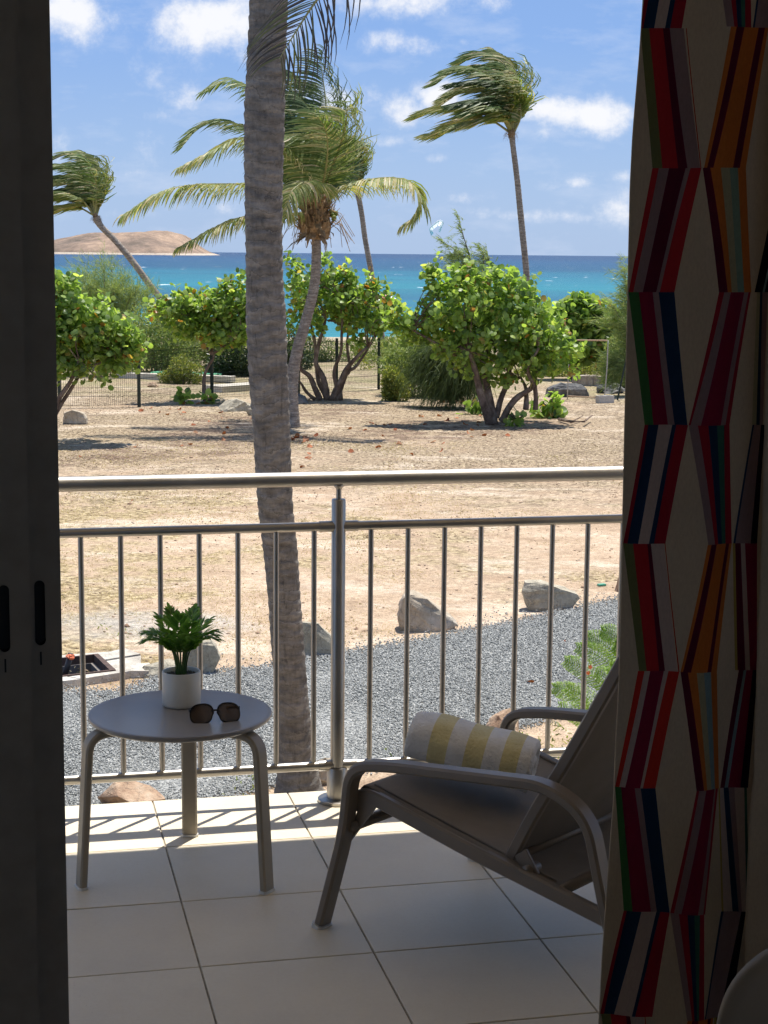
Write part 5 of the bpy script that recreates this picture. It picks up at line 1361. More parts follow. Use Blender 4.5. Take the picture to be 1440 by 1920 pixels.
# ---- centre palm behind it
def centre_palm():
    px = [(549,800,27.7),(549,770,22.4),(548,735,21.8),(551,690,21.8),(558,655,21.8),(570,615,20.5),(582,570,19.8),(590,530,19.1),(593,490,18.5),(593,450,17.8),(591,420,17.8),(590,402,19.8)]
    D0 = 34.5; b = G(549,800); D0 = b.y
    root = empty('coconut_palm', b, 'tall curving palm with ragged windblown fronds and coconuts, just behind the big trunk', 'palm tree')
    tr, top, dv = palm_trunk('trunk', px, D0, D0, M_palmbark2, root, 20, .10)
    crownshaft(root, top, dv, 1.65, 110, nuts=True)
    y = D0
    F = [ # pts, depth shifts, leaflet length, material, droop, wind
     ([(592,385),(560,358),(500,347),(430,345),(360,347),(300,362),(232,403)], (0,-.3,-.7,-1,-1.2,-1.2,-1.2), .78, M_frondy, .75, (-.35,0,0)),
     ([(592,380),(560,310),(510,262),(460,238),(415,226),(375,238),(341,275)], (0,.1,.3,.5,.6,.6,.6), .62, M_frond, .55, (-.75,0,0)),
     ([(592,375),(555,310),(505,270),(450,258),(400,282),(338,314)], (0,-.5,-1,-1.3,-1.5,-1.5), .72, M_frondy, .7, (-.6,0,0)),
     ([(594,370),(570,260),(530,195),(480,168),(430,150),(382,172)], (0,.3,.6,.8,.9,.9), .68, M_frond, .5, (-.7,0,0)),
     ([(590,395),(560,400),(510,402),(450,408),(390,434),(332,466)], (0,-.5,-1,-1.3,-1.6,-1.7), .55, M_frondy, .85, (-.4,0,0)),
     ([(596,372),(610,290),(612,210),(606,150),(598,98)], (0,.5,.9,1.1,1.2), .80, M_frondd, .25, (-1.3,0,0)),
     ([(602,374),(620,320),(640,265),(650,225),(652,200),(668,204)], (0,-.6,-1.1,-1.3,-1.4,-1.4), .85, M_frondy, .35, (-1.2,0,0)),
     ([(608,386),(640,356),(690,338),(740,334),(775,346),(788,376),(778,405),(753,424)], (0,-.4,-.9,-1.2,-1.4,-1.4,-1.4,-1.4), .66, M_frondy, .75, (-.25,0,0)),
     ([(598,372),(590,345),(570,342),(545,362),(536,402)], (0,-.9,-1.4,-1.8,-1.9), .70, M_frondy, .7, (-.3,0,0)),
     ([(594,370),(572,260),(548,170),(522,120)], (0,.6,1,1.2), .75, M_frondd, .35, (-1.1,0,0)),
     ([(596,372),(580,290),(545,232),(500,205)], (0,.7,1.3,1.6), .78, M_frondd, .45, (-.9,0,0)),
     ([(594,374),(590,300),(570,260),(530,262)], (0,-.3,-.7,-1), .80, M_frond, .5, (-.8,0,0)),
     ([(592,376),(570,330),(535,300),(490,310)], (0,1,1.8,2.2), .80, M_frondd, .6, (-.6,0,0)),
     ([(596,372),(604,300),(600,230),(580,170),(545,135)], (0,1,1.7,2,2.1), .85, M_frondd, .3, (-1.2,0,0)),
     ([(598,374),(612,310),(612,250),(590,210)], (0,-.8,-1.3,-1.6), .80, M_frond, .4, (-1.1,0,0)),
     ([(592,378),(565,360),(540,330),(500,322)], (0,1.2,2,2.6), .75, M_frondd, .6, (-.6,0,0)),
     ([(600,374),(625,340),(640,300),(640,268)], (0,1.2,1.8,2), .7, M_frondd, .35, (-1.0,0,0)),
     ([(598,370),(600,290),(588,220),(560,180)], (0,.2,.4,.5), .85, M_frondd, .35, (-1.2,0,0)),
    ]
    for pts, dys, l, mat, dr, w in F:
        frond(root, fpath(pts, y, dys), l*(1.25 if mat is not M_frondy else 1.15), 96, mat, (w[0]*(1.0 if w[0] < -.7 else .35),0,0), dr*(1.1 if w[0] < -.7 else 1.3), .031, .75, .22, rachr=.028, prop=.30)
centre_palm()

FSET = [ # fronds of the right-hand windblown palm, offsets in px from its crown
 [(0,0),(-8,-55),(-42,-103),(-95,-115),(-142,-92)], [(0,0),(4,-65),(-15,-125),(-55,-148),(-98,-132)], [(3,0),(12,-75),(4,-125),(-38,-156)],
 [(-4,0),(-30,-38),(-78,-48),(-130,-42),(-182,-30)], [(-4,2),(-40,-20),(-88,-18),(-128,0),(-156,8)], [(-2,0),(-15,-48),(-50,-78),(-92,-75),(-130,-52)],
 [(-2,0),(-20,-68),(-58,-90),(-104,-84)], [(0,0),(-6,-86),(-30,-118),(-70,-122)], [(4,0),(10,-40),(10,-90),(-8,-128)], [(4,2),(12,-30),(14,-70),(4,-110)],
 [(-3,0),(-28,-50),(-60,-60),(-100,-48)], [(2,0),(6,-60),(-10,-100),(-40,-112)], [(0,0),(-12,-30),(-45,-45),(-85,-32)], [(0,0),(-20,-24),(-60,-20),(-105,-4)]]
def wind_palm(trunk, D, crown, sc, label, flip=1, seed=1, ll=.9, mat2=None, n=64):
    random.seed(seed); b = atD(trunk[0][0], trunk[0][1], D)
    root = empty('coconut_palm', (b.x, b.y, gz(b.x, b.y)), label, 'palm tree')
    tr, top, dv = palm_trunk('trunk', trunk, D, D, M_palmbark2, root, 14, .16)
    mpp = D/FPX*1.0; crownshaft(root, top, dv, 34*sc*mpp, 40)
    for k, pts in enumerate(FSET):
        pts = [(crown[0]+x*sc+random.uniform(-4,4)*sc*min(i,1), crown[1]+y*sc*flip+random.uniform(-4,4)*sc*min(i,1)) for i, (x, y) in enumerate(pts)]
        side = random.choice((-1, 1))*random.uniform(.2, 1.5)*sc; dys = [side*i/(len(pts)-1) for i in range(len(pts))]
        mt = [M_frond, M_frondy, M_frondd, M_frond][k % 4] if k > 4 else [M_frond, M_frond, M_frondy, M_frondy, M_frondy][k]
        frond(root, fpath(pts, D, dys), ll*1.45*sc*D/60, 84, mt, (-1.35,0,0), .62, .058*sc*D/60, .6, .2, rachr=.045*sc, prop=.28)
    random.seed(7)
wind_palm([(993,664,14.4),(990,560,12.8),(986,500,11.9),(978,420,11.9),(970,340,11.0),(962,275,10.2),(959,250,12.8)], 60, (960,246), 1.0, 'tall slim palm at right with its fronds all blown to the left', seed=3)
wind_palm([(370,664,15.0),(325,590,13.2),(285,540,12.3),(250,492,12.3),(215,450,11.4),(190,425,11.4),(180,408,15.8)], 60, (178,402), .78, 'slanting palm at the left edge leaning over the water', seed=5)
wind_palm([(722,664,12.8),(705,570,11.2),(696,510,10.5),(685,450,9.8),(678,400,9.8),(671,362,10.5)], 58, (668,358), .72, 'slim palm standing behind the centre palm', seed=9)

# ---- sea grape trees
def leaf_verts(s, k=9):
    """round, slightly cupped leaf with folded midrib; normal along +y, stalk at the bottom"""
    V = [(0, .015*s, -.0*s), (0, .05*s, s)]
    for sd in (-1, 1):
        for i in range(1, 5):
            a = math.pi*i/5; V.append((sd*math.sin(a)*s*1.05, -.10*s*math.sin(a), s-math.cos(a)*s))
    V.append((0, .03*s, 2*s)); V = [(x, y, z) for x, y, z in V]
    F = [(0,1,6),(0,2,1)][:0]
    R_ = [6,7,8,9]; Lf = [2,3,4,5]
    F = [(0,R_[0],1),(1,R_[0],R_[1]),(1,R_[1],R_[2]),(1,R_[2],R_[3]),(1,R_[3],10),(0,1,Lf[0]),(1,Lf[1],Lf[0]),(1,Lf[2],Lf[1]),(1,Lf[3],Lf[2]),(1,10,Lf[3])]
    return V, F
LV, LF = leaf_verts(1.0); LV = np.array(LV); LF = np.array(LF)
_lm = bpy.data.meshes.new('leaf'); _lm.from_pydata(LV.tolist(), [], LF.tolist()); _lm.materials.append(M_sg)
def rot_from(zdir, ydir):
    z = Vector(zdir).normalized(); y = Vector(ydir); y = (y-z*y.dot(z)); y = y.normalized() if y.length > 1e-4 else z.orthogonal().normalized(); x = y.cross(z)
    return Matrix((x, y, z)).transposed()
def blob_points(bl, D, n, shell=.55):
    """points in ellipsoids given in photo px; returns point, outward direction"""
    w = np.array([b[2]*b[3] for b in bl], float)**1.0; w /= w.sum(); out = []
    for _ in range(n):
        b = bl[rng.choice(len(bl), p=w)]; k = D/FPX
        v = rng.normal(size=3); v /= np.linalg.norm(v); r = rng.random()**(1/3*shell*1.3)
        dy = b[4] if len(b) > 4 else 0
        c = atD(b[0], b[1], D+dy); p = c+Vector((v[0]*b[2]*k*r, v[1]*(b[2]+b[3])/2*k*r*.9, v[2]*b[3]*k*r))
        out.append((p, Vector(v), c))
    return out
def grape(name, label, base, stems, blobs, nleaf, nparts, seed, size=(.042,.070), Dfix=None, twigs=110, cat='tree', parts=True):
    global rng
    random.seed(seed); rng = np.random.default_rng(seed)
    g = G(*base); D = Dfix or g.y
    root = empty(name, (g.x, g.y, g.z), label, cat); B_ = root.location; k = D/FPX
    # stems: list of px polylines with start width px and depth shift at the end
    for pts, w, dy in stems:
        P = [atD(x, y, D+dy*i/(len(pts)-1))-B_ for i, (x, y) in enumerate(pts)]; P = smoothpath(P, 5)
        P = [p+Vector([mnoise.noise(p*2.3+Vector((seed,q,0)))*.05 for q in (1,5,9)]) for p in P]
        rs = [w*k/2*(1-.62*i/(len(P)-1))*(1+.12*mnoise.noise(p*5)) for i, p in enumerate(P)]
        MB().tube(P, rs, 8).build('stem', M_bark, root, smooth=True)
    ends = [atD(pts[-1][0], pts[-1][1], D+dy)-B_ for pts, w, dy in stems]
    tw = MB(); tips = []
    pts = blob_points(blobs, D, twigs, .7)
    for p, v, c in pts:
        p = p-B_; e = min(ends, key=lambda q: (q-p).length); m_ = (e+p)/2+Vector((random.uniform(-.15,.15), random.uniform(-.15,.15), random.uniform(.0,.25)))
        path = smoothpath([e, m_, p], 4); tw.tube(path, [.016*(1-.7*i/(len(path)-1)) for i in range(len(path))], 4)
    if twigs: o = tw.build('twigs', M_bark, root, smooth=True); o['kind'] = 'stuff'
    # leaves in rosettes at twig ends, blades standing up and outward
    L = []; nros = nleaf//7
    for p, v, c in blob_points(blobs, D, nros, .55):
        if random.random() < .22: p = c+(p-c)*random.uniform(1.08, 1.38)
        ax = (v*.75+Vector((-.10,0,.70))+Vector([random.uniform(-.45,.45) for _ in range(3)])).normalized()
        for q in range(7):
            a = q*2.4+random.random(); e1 = ax.orthogonal().normalized(); e2 = ax.cross(e1)
            o_ = (e1*math.cos(a)+e2*math.sin(a)); zd = (o_*random.uniform(.5,1.1)+ax*random.uniform(.1,.9)).normalized()
            yd = ax*.6-o_*.5+Vector([random.uniform(-.6,.6) for _ in range(3)])
            L.append((p-B_+ax*(q*.042-.10)+o_*.03, rot_from(zd, yd), random.uniform(*size)))
    # nearest leaves are objects of their own, the rest one mass
    L.sort(key=lambda t_: (t_[0].y - t_[2]*4))
    np_ = nparts if parts else 0
    sel = L[:int(np_*1.0)]
    for (p, R_, s) in sel:
        o = link('leaf', _lm, root); o.matrix_local = Matrix.Translation(p) @ R_.to_4x4() @ Matrix.Diagonal((s, s, s, 1))
    rest = L[int(np_):]
    M_ = np.array([np.array(R_)*s for _, R_, s in rest]); T_ = np.array([tuple(p) for p, _, _ in rest])
    V = np.einsum('nij,kj->nki', M_, LV)+T_[:,None,:]; nv = len(LV)
    F = LF[None]+nv*np.arange(len(rest))[:,None,None]
    o = np_mesh('foliage', V.reshape(-1,3), F.reshape(-1,3), M_sg, root); o['kind'] = 'stuff'
    random.seed(7); rng = np.random.default_rng(7)
    return root
grape('sea_grape', 'largest sea grape tree at right with dense round bright green leaves', (925,795),
 [([(918,795),(905,750),(892,700),(880,660)],20,-.3), ([(925,795),(915,740),(905,690),(925,640)],18,.2), ([(940,790),(965,750),(1000,725),(990,690),(1010,650)],14,-.3),
  ([(985,770),(985,735),(975,710)],11,.3),([(1005,768),(1003,720),(1005,690),(1020,660)],10,0),([(885,690),(840,655),(800,635),(770,618)],8,-.2),([(930,780),(950,720),(960,660),(960,600)],12,.8)],
 [(860,575,58,62),(915,570,70,62),(965,600,62,62),(1015,630,58,48),(905,650,82,56),(1035,665,44,44),(960,680,60,40),(860,660,50,40),(1055,640,30,30),(770,600,26,30),(745,590,20,20),(824,528,20,34),(928,512,13,26),(880,522,26,18),(1000,552,16,34),(860,515,12,16),(955,525,12,18),(1020,585,14,24),(845,620,48,38),(985,680,45,30),(790,605,34,32),(760,625,32,26),(940,560,60,50,.8),(880,600,60,50,.9),(1000,640,50,50,.8),(1045,690,30,20)],
 6600, 230, 21)
grape('sea_grape', 'many-stemmed sea grape tree with bare brown stems just right of the palm trunks', (615,752),
 [([(612,750),(608,710),(594,680),(600,640),(612,600)],13,0),([(600,750),(585,710),(562,690),(565,665)],12,-.3),([(622,752),(640,710),(660,680),(690,650)],13,-.2),([(632,752),(650,700),(668,685),(700,640)],10,.3),
  ([(610,745),(596,700),(590,640),(580,590)],10,.4),([(640,750),(638,715),(655,695),(650,640),(660,590)],9,.5),([(590,748),(570,728),(555,712)],8,-.5),([(625,750),(630,730),(625,700),(640,650),(640,560)],10,-.1)],
 [(572,545,32,38),(610,508,16,32),(640,560,40,38),(690,575,36,42),(620,600,40,24),(680,612,36,22),(722,600,24,26),(556,615,20,24),(600,560,44,38,.7),(660,580,46,36,.7),(553,500,13,22),(734,565,9,24),(668,640,18,14),(642,530,22,24),(700,535,12,20),(655,520,10,20)],
 3000, 150, 22)
grape('sea_grape', 'dark leafy sea grape tree at the left edge of the view', (70,832),
 [([(70,836),(96,790),(110,750),(133,712),(150,680)],14,-.2),([(70,836),(85,740),(100,650)],14,.2),([(96,790),(150,700),(205,670)],9,0)],
 [(120,560,34,36),(165,600,45,36),(205,630,45,38),(150,650,55,42),(225,665,36,28),(120,620,34,50),(185,690,50,26),(245,640,22,22),(112,535,18,18),(80,620,50,60),(160,620,60,50,.8),(120,690,30,26),(60,600,60,60),(40,680,60,50)],
 6200, 220, 23, size=(.038,.064))
grape('sea_grape', 'young sea grape with a thin crooked trunk beside the low fence', (385,754),
 [([(385,756),(382,720),(388,690),(398,670),(397,655)],8,0),([(397,662),(420,650),(440,635)],6,-.2),([(396,665),(380,640),(365,610)],5,.2),([(397,660),(405,620),(410,590)],5,.3)],
 [(345,585,34,28),(395,590,40,36),(440,575,32,34),(450,610,30,30),(400,630,42,20),(340,615,32,22),(300,585,22,18),(335,555,14,14),(452,530,16,16),(375,565,26,18),(425,545,12,16),(400,600,50,40,.7),(430,630,30,18)],
 2900, 120, 24)
grape('sea_grape', 'farther sea grape bush at right between the pipe frame and the sea', (1068,712),
 [([(1070,712),(1064,690),(1060,660)],6,0),([(1070,712),(1068,690),(1075,660)],5,0),([(1071,708),(1085,690),(1095,680)],4,0)],
 [(1060,610,36,34),(1105,612,36,36),(1090,578,24,18),(1140,630,30,26),(1085,650,44,30),(1130,592,18,20),(1165,635,24,18),(1075,582,20,20),(1110,660,40,22),(1150,600,14,14)],
 4200, 30, 25, size=(.065,.10), twigs=30)
for i, (bx, by, bl, n, lab) in enumerate([((1035,782),0,[(1020,772,20,14),(1045,760,18,18),(1010,785,14,8),(1040,778,22,10)],150,'low leafy sea grape shoots right of the largest tree\'s stems'),
      ((890,775),0,[(888,770,12,10),(900,785,8,8)],50,'small sea grape shoots left of the largest tree\'s stems'),
      ((968,798),0,[(966,790,11,9)],36,'small sea grape sprig in front of the largest tree'),
      ((345,757),0,[(344,750,8,8),(352,756,5,4)],34,'tiny sea grape sprout left of the young tree trunk'),
      ((396,757),0,[(392,752,10,5),(402,748,5,5)],34,'tiny sea grape sprout at the foot of the young tree')]):
    grape('sea_grape_shoot', lab, bx, [([bx, (bx[0], bl[0][1])], 3, 0)], bl, n, 14, 40+i, twigs=4, cat='shrub', size=(.06,.09))

# ---- shrubs and casuarinas
def shrub(label, base, blobs, n, size, mat, seed, Dfix=None, long=1.0, cat='shrub', name='shrub', shell=.6):
    global rng
    random.seed(seed); rng = np.random.default_rng(seed); g = G(*base); D = Dfix or g.y
    xx = atD(base[0], base[1], D).x; g = Vector((xx, D, gz(xx, D))); root = empty(name, g, label, cat); B_ = g
    gy = 960-FPX*math.tan(PITCH-math.atan((CAM.z-g.z)/D)); blobs = blobs+[(b[0], (b[1]+gy)/2+4, b[2]*.8, max(8, (gy-b[1])*.55)) for b in blobs if gy-b[1] > 16]
    P = blob_points(blobs, D, n, shell); c = np.array([tuple(p-B_) for p, v, _ in P]); vv = np.array([tuple(v) for p, v, _ in P])
    a = vv*.6+rng.normal(size=(n,3))*.8+np.array([-.3,0,.5]); a /= np.linalg.norm(a, axis=1)[:,None]
    b_ = np.cross(a, rng.normal(size=(n,3))); b_ /= np.linalg.norm(b_, axis=1)[:,None]
    s = rng.uniform(size*.6, size*1.2, n)[:,None]
    V = np.stack([c, c+a*s*long+b_*s*.35, c+a*s*2*long, c+a*s*long-b_*s*.35], 1)
    F = np.arange(4*n).reshape(n,4)
    o = np_mesh('foliage', V.reshape(-1,3), F, mat, root); o['kind'] = 'stuff'
    tw = MB()
    for p, v, cc in blob_points(blobs, D, 22, 1.2):
        q = p-B_; q *= .85; tw.tube([(q.x*.45,0,0), q*.6+Vector((random.uniform(-.1,.1),.1,.0)), q], [.014,.009,.004], 4)
    o = tw.build('branches', M_bark, root); o['kind'] = 'stuff'
    random.seed(7); rng = np.random.default_rng(7)
S = shrub
S('dark olive hedge bush beyond the fence at far left', (200,735), [(170,640,50,40),(230,650,45,45),(140,660,40,40)], 5200, .05, M_shrub, 51, 48)
S('broad green hedge mass beyond the fence at left', (250,735), [(210,610,60,44),(280,600,60,40),(350,600,60,40),(420,610,60,44),(250,650,60,40),(320,650,60,40),(400,650,60,40)], 16000, .06, M_shrub, 62, 53)
S('low sage green scrub beyond the pipe frame', (1100,715), [(1060,690,50,16),(1120,690,50,18),(1010,700,50,12)], 3500, .05, M_shruby, 63, 50)
S('light green bush filling the gap left of the largest sea grape', (780,725), [(770,660,44,34),(820,670,40,36),(740,690,30,20)], 6500, .05, M_shrub, 65, 42.5)
S('bright leafy bush behind the pipe frame by the beach', (1120,700), [(1080,640,50,40),(1140,645,50,40),(1020,660,40,30)], 9000, .07, M_shruby, 66, 53)
S('pale scrub in the gap right of the fence', (790,700), [(760,650,50,20),(820,640,50,26),(700,680,40,14)], 4500, .05, M_shruby, 64, 52)
S('dull green bush behind the left fence panel', (300,730), [(290,630,42,45),(330,640,42,50),(270,600,36,30),(350,610,36,34),(310,590,40,26)], 9000, .05, M_shrub, 52, 50)
S('yellow green bush beyond the fence between the left posts', (345,722), [(340,690,22,26),(325,705,22,14),(365,700,18,18),(310,705,14,10)], 3400, .045, M_shruby, 53, 46)
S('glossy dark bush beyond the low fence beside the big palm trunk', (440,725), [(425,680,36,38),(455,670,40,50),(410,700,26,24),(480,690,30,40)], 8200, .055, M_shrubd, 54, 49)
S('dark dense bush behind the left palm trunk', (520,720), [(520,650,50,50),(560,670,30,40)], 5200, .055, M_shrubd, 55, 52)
S('pale green beach bush glimpsed between the sea grapes at centre', (740,700), [(700,655,40,22),(745,650,34,24),(660,660,30,20)], 4200, .05, M_shrub, 56, 56)
S('olive bush behind the wispy shrub at centre right', (780,705), [(770,670,36,30),(800,660,34,30)], 4200, .05, M_shrub, 57, 47)
S('low yellowish bush right of the fence end post', (738,735), [(735,705,18,18),(752,722,22,12),(728,722,12,12)], 2600, .05, M_shruby, 58, 41)
S('green bush beyond the pipe frame at the right edge', (1165,725), [(1160,660,28,34),(1180,690,30,34),(1150,700,22,20),(1190,640,30,30)], 8200, .05, M_shrub, 59, 46)
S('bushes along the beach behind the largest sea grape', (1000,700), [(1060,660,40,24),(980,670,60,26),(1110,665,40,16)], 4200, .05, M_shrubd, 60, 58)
S('low grey green beach scrub behind the fence at centre', (620,700), [(590,655,50,24),(640,690,30,10)], 3200, .05, M_shrub, 61, 56)

def wispy(label, base, spines, mat, seed, Dfix=None, strand=.32, dens=150, wid=.010, droop=.6, wind=-.5, cat='tree', name='casuarina', stemw=.03):
    """feathery casuarina: spines are px polylines, each set with drooping needle strands"""
    random.seed(seed); r_ = np.random.default_rng(seed); g = G(*base); D = Dfix or g.y
    xx = atD(base[0], base[1], D).x; g = Vector((xx, D, gz(xx, D)))
    root = empty(name, g, label, cat); tb = MB(); V = []; 
    for pts, dy, dn, sl in spines:
        P = smoothpath([atD(x, y, D+dy*i/(len(pts)-1))-g for i, (x, y) in enumerate(pts)], 6)
        tb.tube(P, [stemw*(1-.85*i/(len(P)-1)) for i in range(len(P))], 5)
        A = np.array([tuple(p) for p in P]); n = int(dens*dn)
        f = r_.uniform(.12, 1.0, n)*(len(A)-1); i = np.minimum(f.astype(int), len(A)-2); c = A[i]+(A[i+1]-A[i])*(f-i)[:,None]
        tg = A[i+1]-A[i]; tg /= np.linalg.norm(tg, axis=1)[:,None]
        d = tg*.7+r_.normal(size=(n,3))*.65; d /= np.linalg.norm(d, axis=1)[:,None]
        l = (strand*sl*r_.uniform(.5,1.15,n))[:,None]; W = np.array([wind, 0, 0]); dn_ = np.array([0,0,-1.])
        # each side twig carries many needles
        K = 14
        for k in range(K):
            q = k/K; cc = c+d*l*q*.9+(dn_*droop*.5+W*.4)*l*q*q
            nd = d*.5+r_.normal(size=(n,3))*.45+dn_*droop+W; nd /= np.linalg.norm(nd, axis=1)[:,None]
            ln = l*r_.uniform(.25,.5,(n,1)); m_ = cc+nd*ln*.55; e = m_+(nd+dn_*droop*.5)*ln*.5
            wv = np.cross(nd, r_.normal(size=(n,3))); wv /= np.linalg.norm(wv, axis=1)[:,None]; wv = wv*wid
            V.append(np.stack([cc-wv*.5, cc+wv*.5, m_+wv*.5, m_-wv*.5], 1)); V.append(np.stack([m_-wv*.5, m_+wv*.5, e+wv*.1, e-wv*.1], 1))
    V = np.concatenate(V).reshape(-1,3); o = np_mesh('foliage', V, np.arange(len(V)).reshape(-1,4), mat, root); o['kind'] = 'stuff'
    tb.build('branches', M_bark, root, smooth=True)
    random.seed(7)
wispy('pale feathery casuarina with yellowish plumes at the left behind the sea grape', (210,700),
  [([(200+dx*.3,640),(190+dx*.7,570),(185+dx, top)], dy, 1, 1) for dx, top, dy in ((-50,545,0),(-30,515,.5),(-10,500,.2),(10,498,-.4),(25,505,.4),(45,528,0),(70,545,-.3),(90,558,.2),(-65,560,.3),(0,530,.8),(60,560,.5),(30,540,-.6),(-20,540,-.5))],
  M_cas, 71, 52, strand=.75, dens=70, droop=-.15, wind=-.3)
wispy('thin feathery casuarina rising above the largest sea grape', (900,740),
  [([(900,640),(893,540),(880,480),(868,440),(858,405)],0,.8,.55),([(893,550),(880,500),(855,470),(828,452)],.2,.9,.6),([(890,560),(885,510),(870,480),(845,478)],-.2,.9,.7),([(900,560),(905,510),(907,480),(900,465)],.2,.8,.55),([(905,570),(915,520),(917,490),(912,470)],.4,.7,.5),([(890,580),(880,530),(870,500)],0,1.2,.9),([(885,570),(865,520),(850,495)],.1,1.0,.7),([(905,590),(900,540),(890,500)],0,1.2,.9)],
  M_cas, 72, 44, strand=.55, dens=60, droop=.1, wind=-.9)
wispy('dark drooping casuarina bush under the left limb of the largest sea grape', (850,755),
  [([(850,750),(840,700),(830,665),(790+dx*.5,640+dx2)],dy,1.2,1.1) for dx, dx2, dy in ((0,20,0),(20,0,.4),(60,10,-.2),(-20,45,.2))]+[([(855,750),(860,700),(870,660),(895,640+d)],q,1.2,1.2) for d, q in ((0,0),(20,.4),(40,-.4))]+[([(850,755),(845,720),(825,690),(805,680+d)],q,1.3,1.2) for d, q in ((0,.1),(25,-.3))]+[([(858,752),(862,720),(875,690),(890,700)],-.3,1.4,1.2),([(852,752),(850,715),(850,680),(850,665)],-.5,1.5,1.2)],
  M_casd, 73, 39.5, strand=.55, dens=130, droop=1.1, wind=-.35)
wispy('light green wispy shrub between the fence post and the dark casuarina', (765,728),
  [([(768,728),(760,690),(740+dx,650+dz)],dy,1,1) for dx, dz, dy in ((0,10,0),(25,0,.3),(50,5,-.3),(-15,30,0),(65,25,.2),(10,25,.5))], M_cas, 74, 43, strand=.5, dens=75, droop=.3, wind=-.4)
wispy('blue green casuarina beside the curtain at the right edge', (1190,745),
  [([(1200,720),(1185,640),(1170+dx,top)],dy,1,1) for dx, top, dy in ((0,500,0),(-8,540,.3),(10,480,.2),(-20,575,-.3),(5,560,.6),(20,520,0),(-28,600,.2))]+[([(1200,720),(1175,690),(1150,670+d)],0,1.3,1) for d in (0,20,40)],
  M_cas, 75, 43, strand=.5, dens=80, droop=.1, wind=-.6)

# ---- flowering shrub at right by the balcony
def poinciana():
    b = G(1150, 1450); D = 11.6; g = Vector((atD(1150,1450,D).x, D, GZ))
    root = empty('flowering_shrub', g, 'feathery bright green shrub with small orange flowers behind the chair', 'shrub')
    M_p = leafmat('feathery leaflet', [(0,(.13,.25,.03)),(.5,(.20,.34,.05)),(1,(.32,.41,.10))], .45, .5, .3)
    tips = [((1040,1290),.2),((1062,1240),.1),((1085,1215),0),((1100,1195),.1),((1130,1183),0),((1155,1210),-.1),((1050,1325),-.2),((1075,1340),-.3),((1120,1260),-.3),((1145,1250),.2),((1065,1290),-.2),((1130,1310),-.5),((1110,1350),-.4),((1160,1280),.1),((1125,1400),-.2),((1170,1190),.0)]
    base = Vector((0,0,0)); M_st = M_simple('green stem', (.12,.16,.05), .6)
    for k, ((tx, ty), dy) in enumerate(tips):
        tip = atD(tx, ty, D+dy)-g; org = atD(min(tx+70+random.uniform(-15,15), 1185), ty+45+random.uniform(-10,20), D+dy*.4)-g
        P = smoothpath([org, (org+tip)/2+Vector((0,0,.035)), tip], 8)
        MB().tube([base, org*.5+Vector((.05,0,0)), org], [.010,.008,.004], 5).build('stem', M_st, root)
        V = []; F = []
        def blade(c, d, l, w):
            s = d.cross(Vector((0,-.6,1))).normalized()*w; k_ = len(V)
            V.extend([tuple(c), tuple(c+d*l*.5+s), tuple(c+d*l), tuple(c+d*l*.5-s)]); F.append((k_,k_+1,k_+2,k_+3))
        n = len(P)
        for i in range(1, n):
            for s_ in (-1, 1):
                tg = (P[i]-P[i-1]).normalized(); sd = tg.cross(Vector((0,-1,.25))).normalized()*s_
                d = (sd*.8+tg*.55+Vector((0,0,-.15))+Vector([random.uniform(-.1,.1) for _ in range(3)])).normalized(); l = .085*math.sin(math.pi*(.15+.75*i/n))
                for q in range(9):
                    c = P[i]+d*l*q/9
                    for s2 in (-1, 1):
                        e = (tg*s2*.9+d*.5+Vector((0,random.uniform(-.4,.4),0))).normalized(); blade(c, e, .017, .0042)
        mb = MB().add(V, F); mb.tube(P, .0018, 4); mb.build('leaf', M_p, root)
    for (fx, fy) in ((1107,1251),(1103,1262),(1168,1208)):
        q = atD(fx, fy, D-.3)-g; mb = MB()
        for k in range(5):
            a = k*1.256; d = Vector((math.cos(a), .3, math.sin(a))); s = d.cross(Vector((0,1,0))).normalized()*.006
            mb.add([tuple(q), tuple(q+d*.010+s), tuple(q+d*.017), tuple(q+d*.010-s)], [(0,1,2,3)])
        mb.build('flower', M_simple('orange petal', (.75,.12,.01), .5), root)
poinciana()

# ---- grass tufts, litter, fallen leaves
def blades(name, label, N_, region, mat, h=(.03,.09), w=.004, spread=.7, seed=1, dens=None):
    r_ = np.random.default_rng(seed); x0, x1, y0, y1 = region
    Y = r_.uniform(y0, y1, N_*3); X = r_.uniform(-1, 1, N_*3)*.27*Y*1.0
    keep = np.array([dens(x, y) > r_.random() for x, y in zip(X, Y)]); X, Y = X[keep][:N_], Y[keep][:N_]; n = len(X)
    Z = np.array([gz(x, y) for x, y in zip(X, Y)])
    c = np.stack([X, Y, Z-.003], 1); d = r_.normal(size=(n,3)); d[:,2] = np.abs(d[:,2])+.4/spread*.6; d /= np.linalg.norm(d, axis=1)[:,None]
    l = r_.uniform(*h, n)[:,None]; s = np.cross(d, r_.normal(size=(n,3))); s /= np.linalg.norm(s, axis=1)[:,None]; s *= w
    s = s*(Y/14)[:,None]**.6
    m_ = c+d*l*.6; e = m_+(d*np.array([1,1,.2]))*l*.5
    V = np.stack([c-s, c+s, m_+s*.8, m_-s*.8, e], 1).reshape(-1,3)
    k = 5*np.arange(n)[:,None]; F = np.concatenate([np.stack([k[:,0],k[:,0]+1,k[:,0]+2],1), np.stack([k[:,0],k[:,0]+2,k[:,0]+3],1), np.stack([k[:,0]+3,k[:,0]+2,k[:,0]+4],1)])
    tag(np_mesh(name, V, F, mat), label, kind='stuff')
M_straw = leafmat('dry straw', [(0,(.28,.22,.09)),(.5,(.42,.34,.16)),(1,(.54,.46,.28))], .2, .8, .2)
M_twig = leafmat('litter twigs', [(0,(.20,.14,.10)),(.5,(.32,.24,.17)),(1,(.48,.38,.28))], .05, .9, .1)
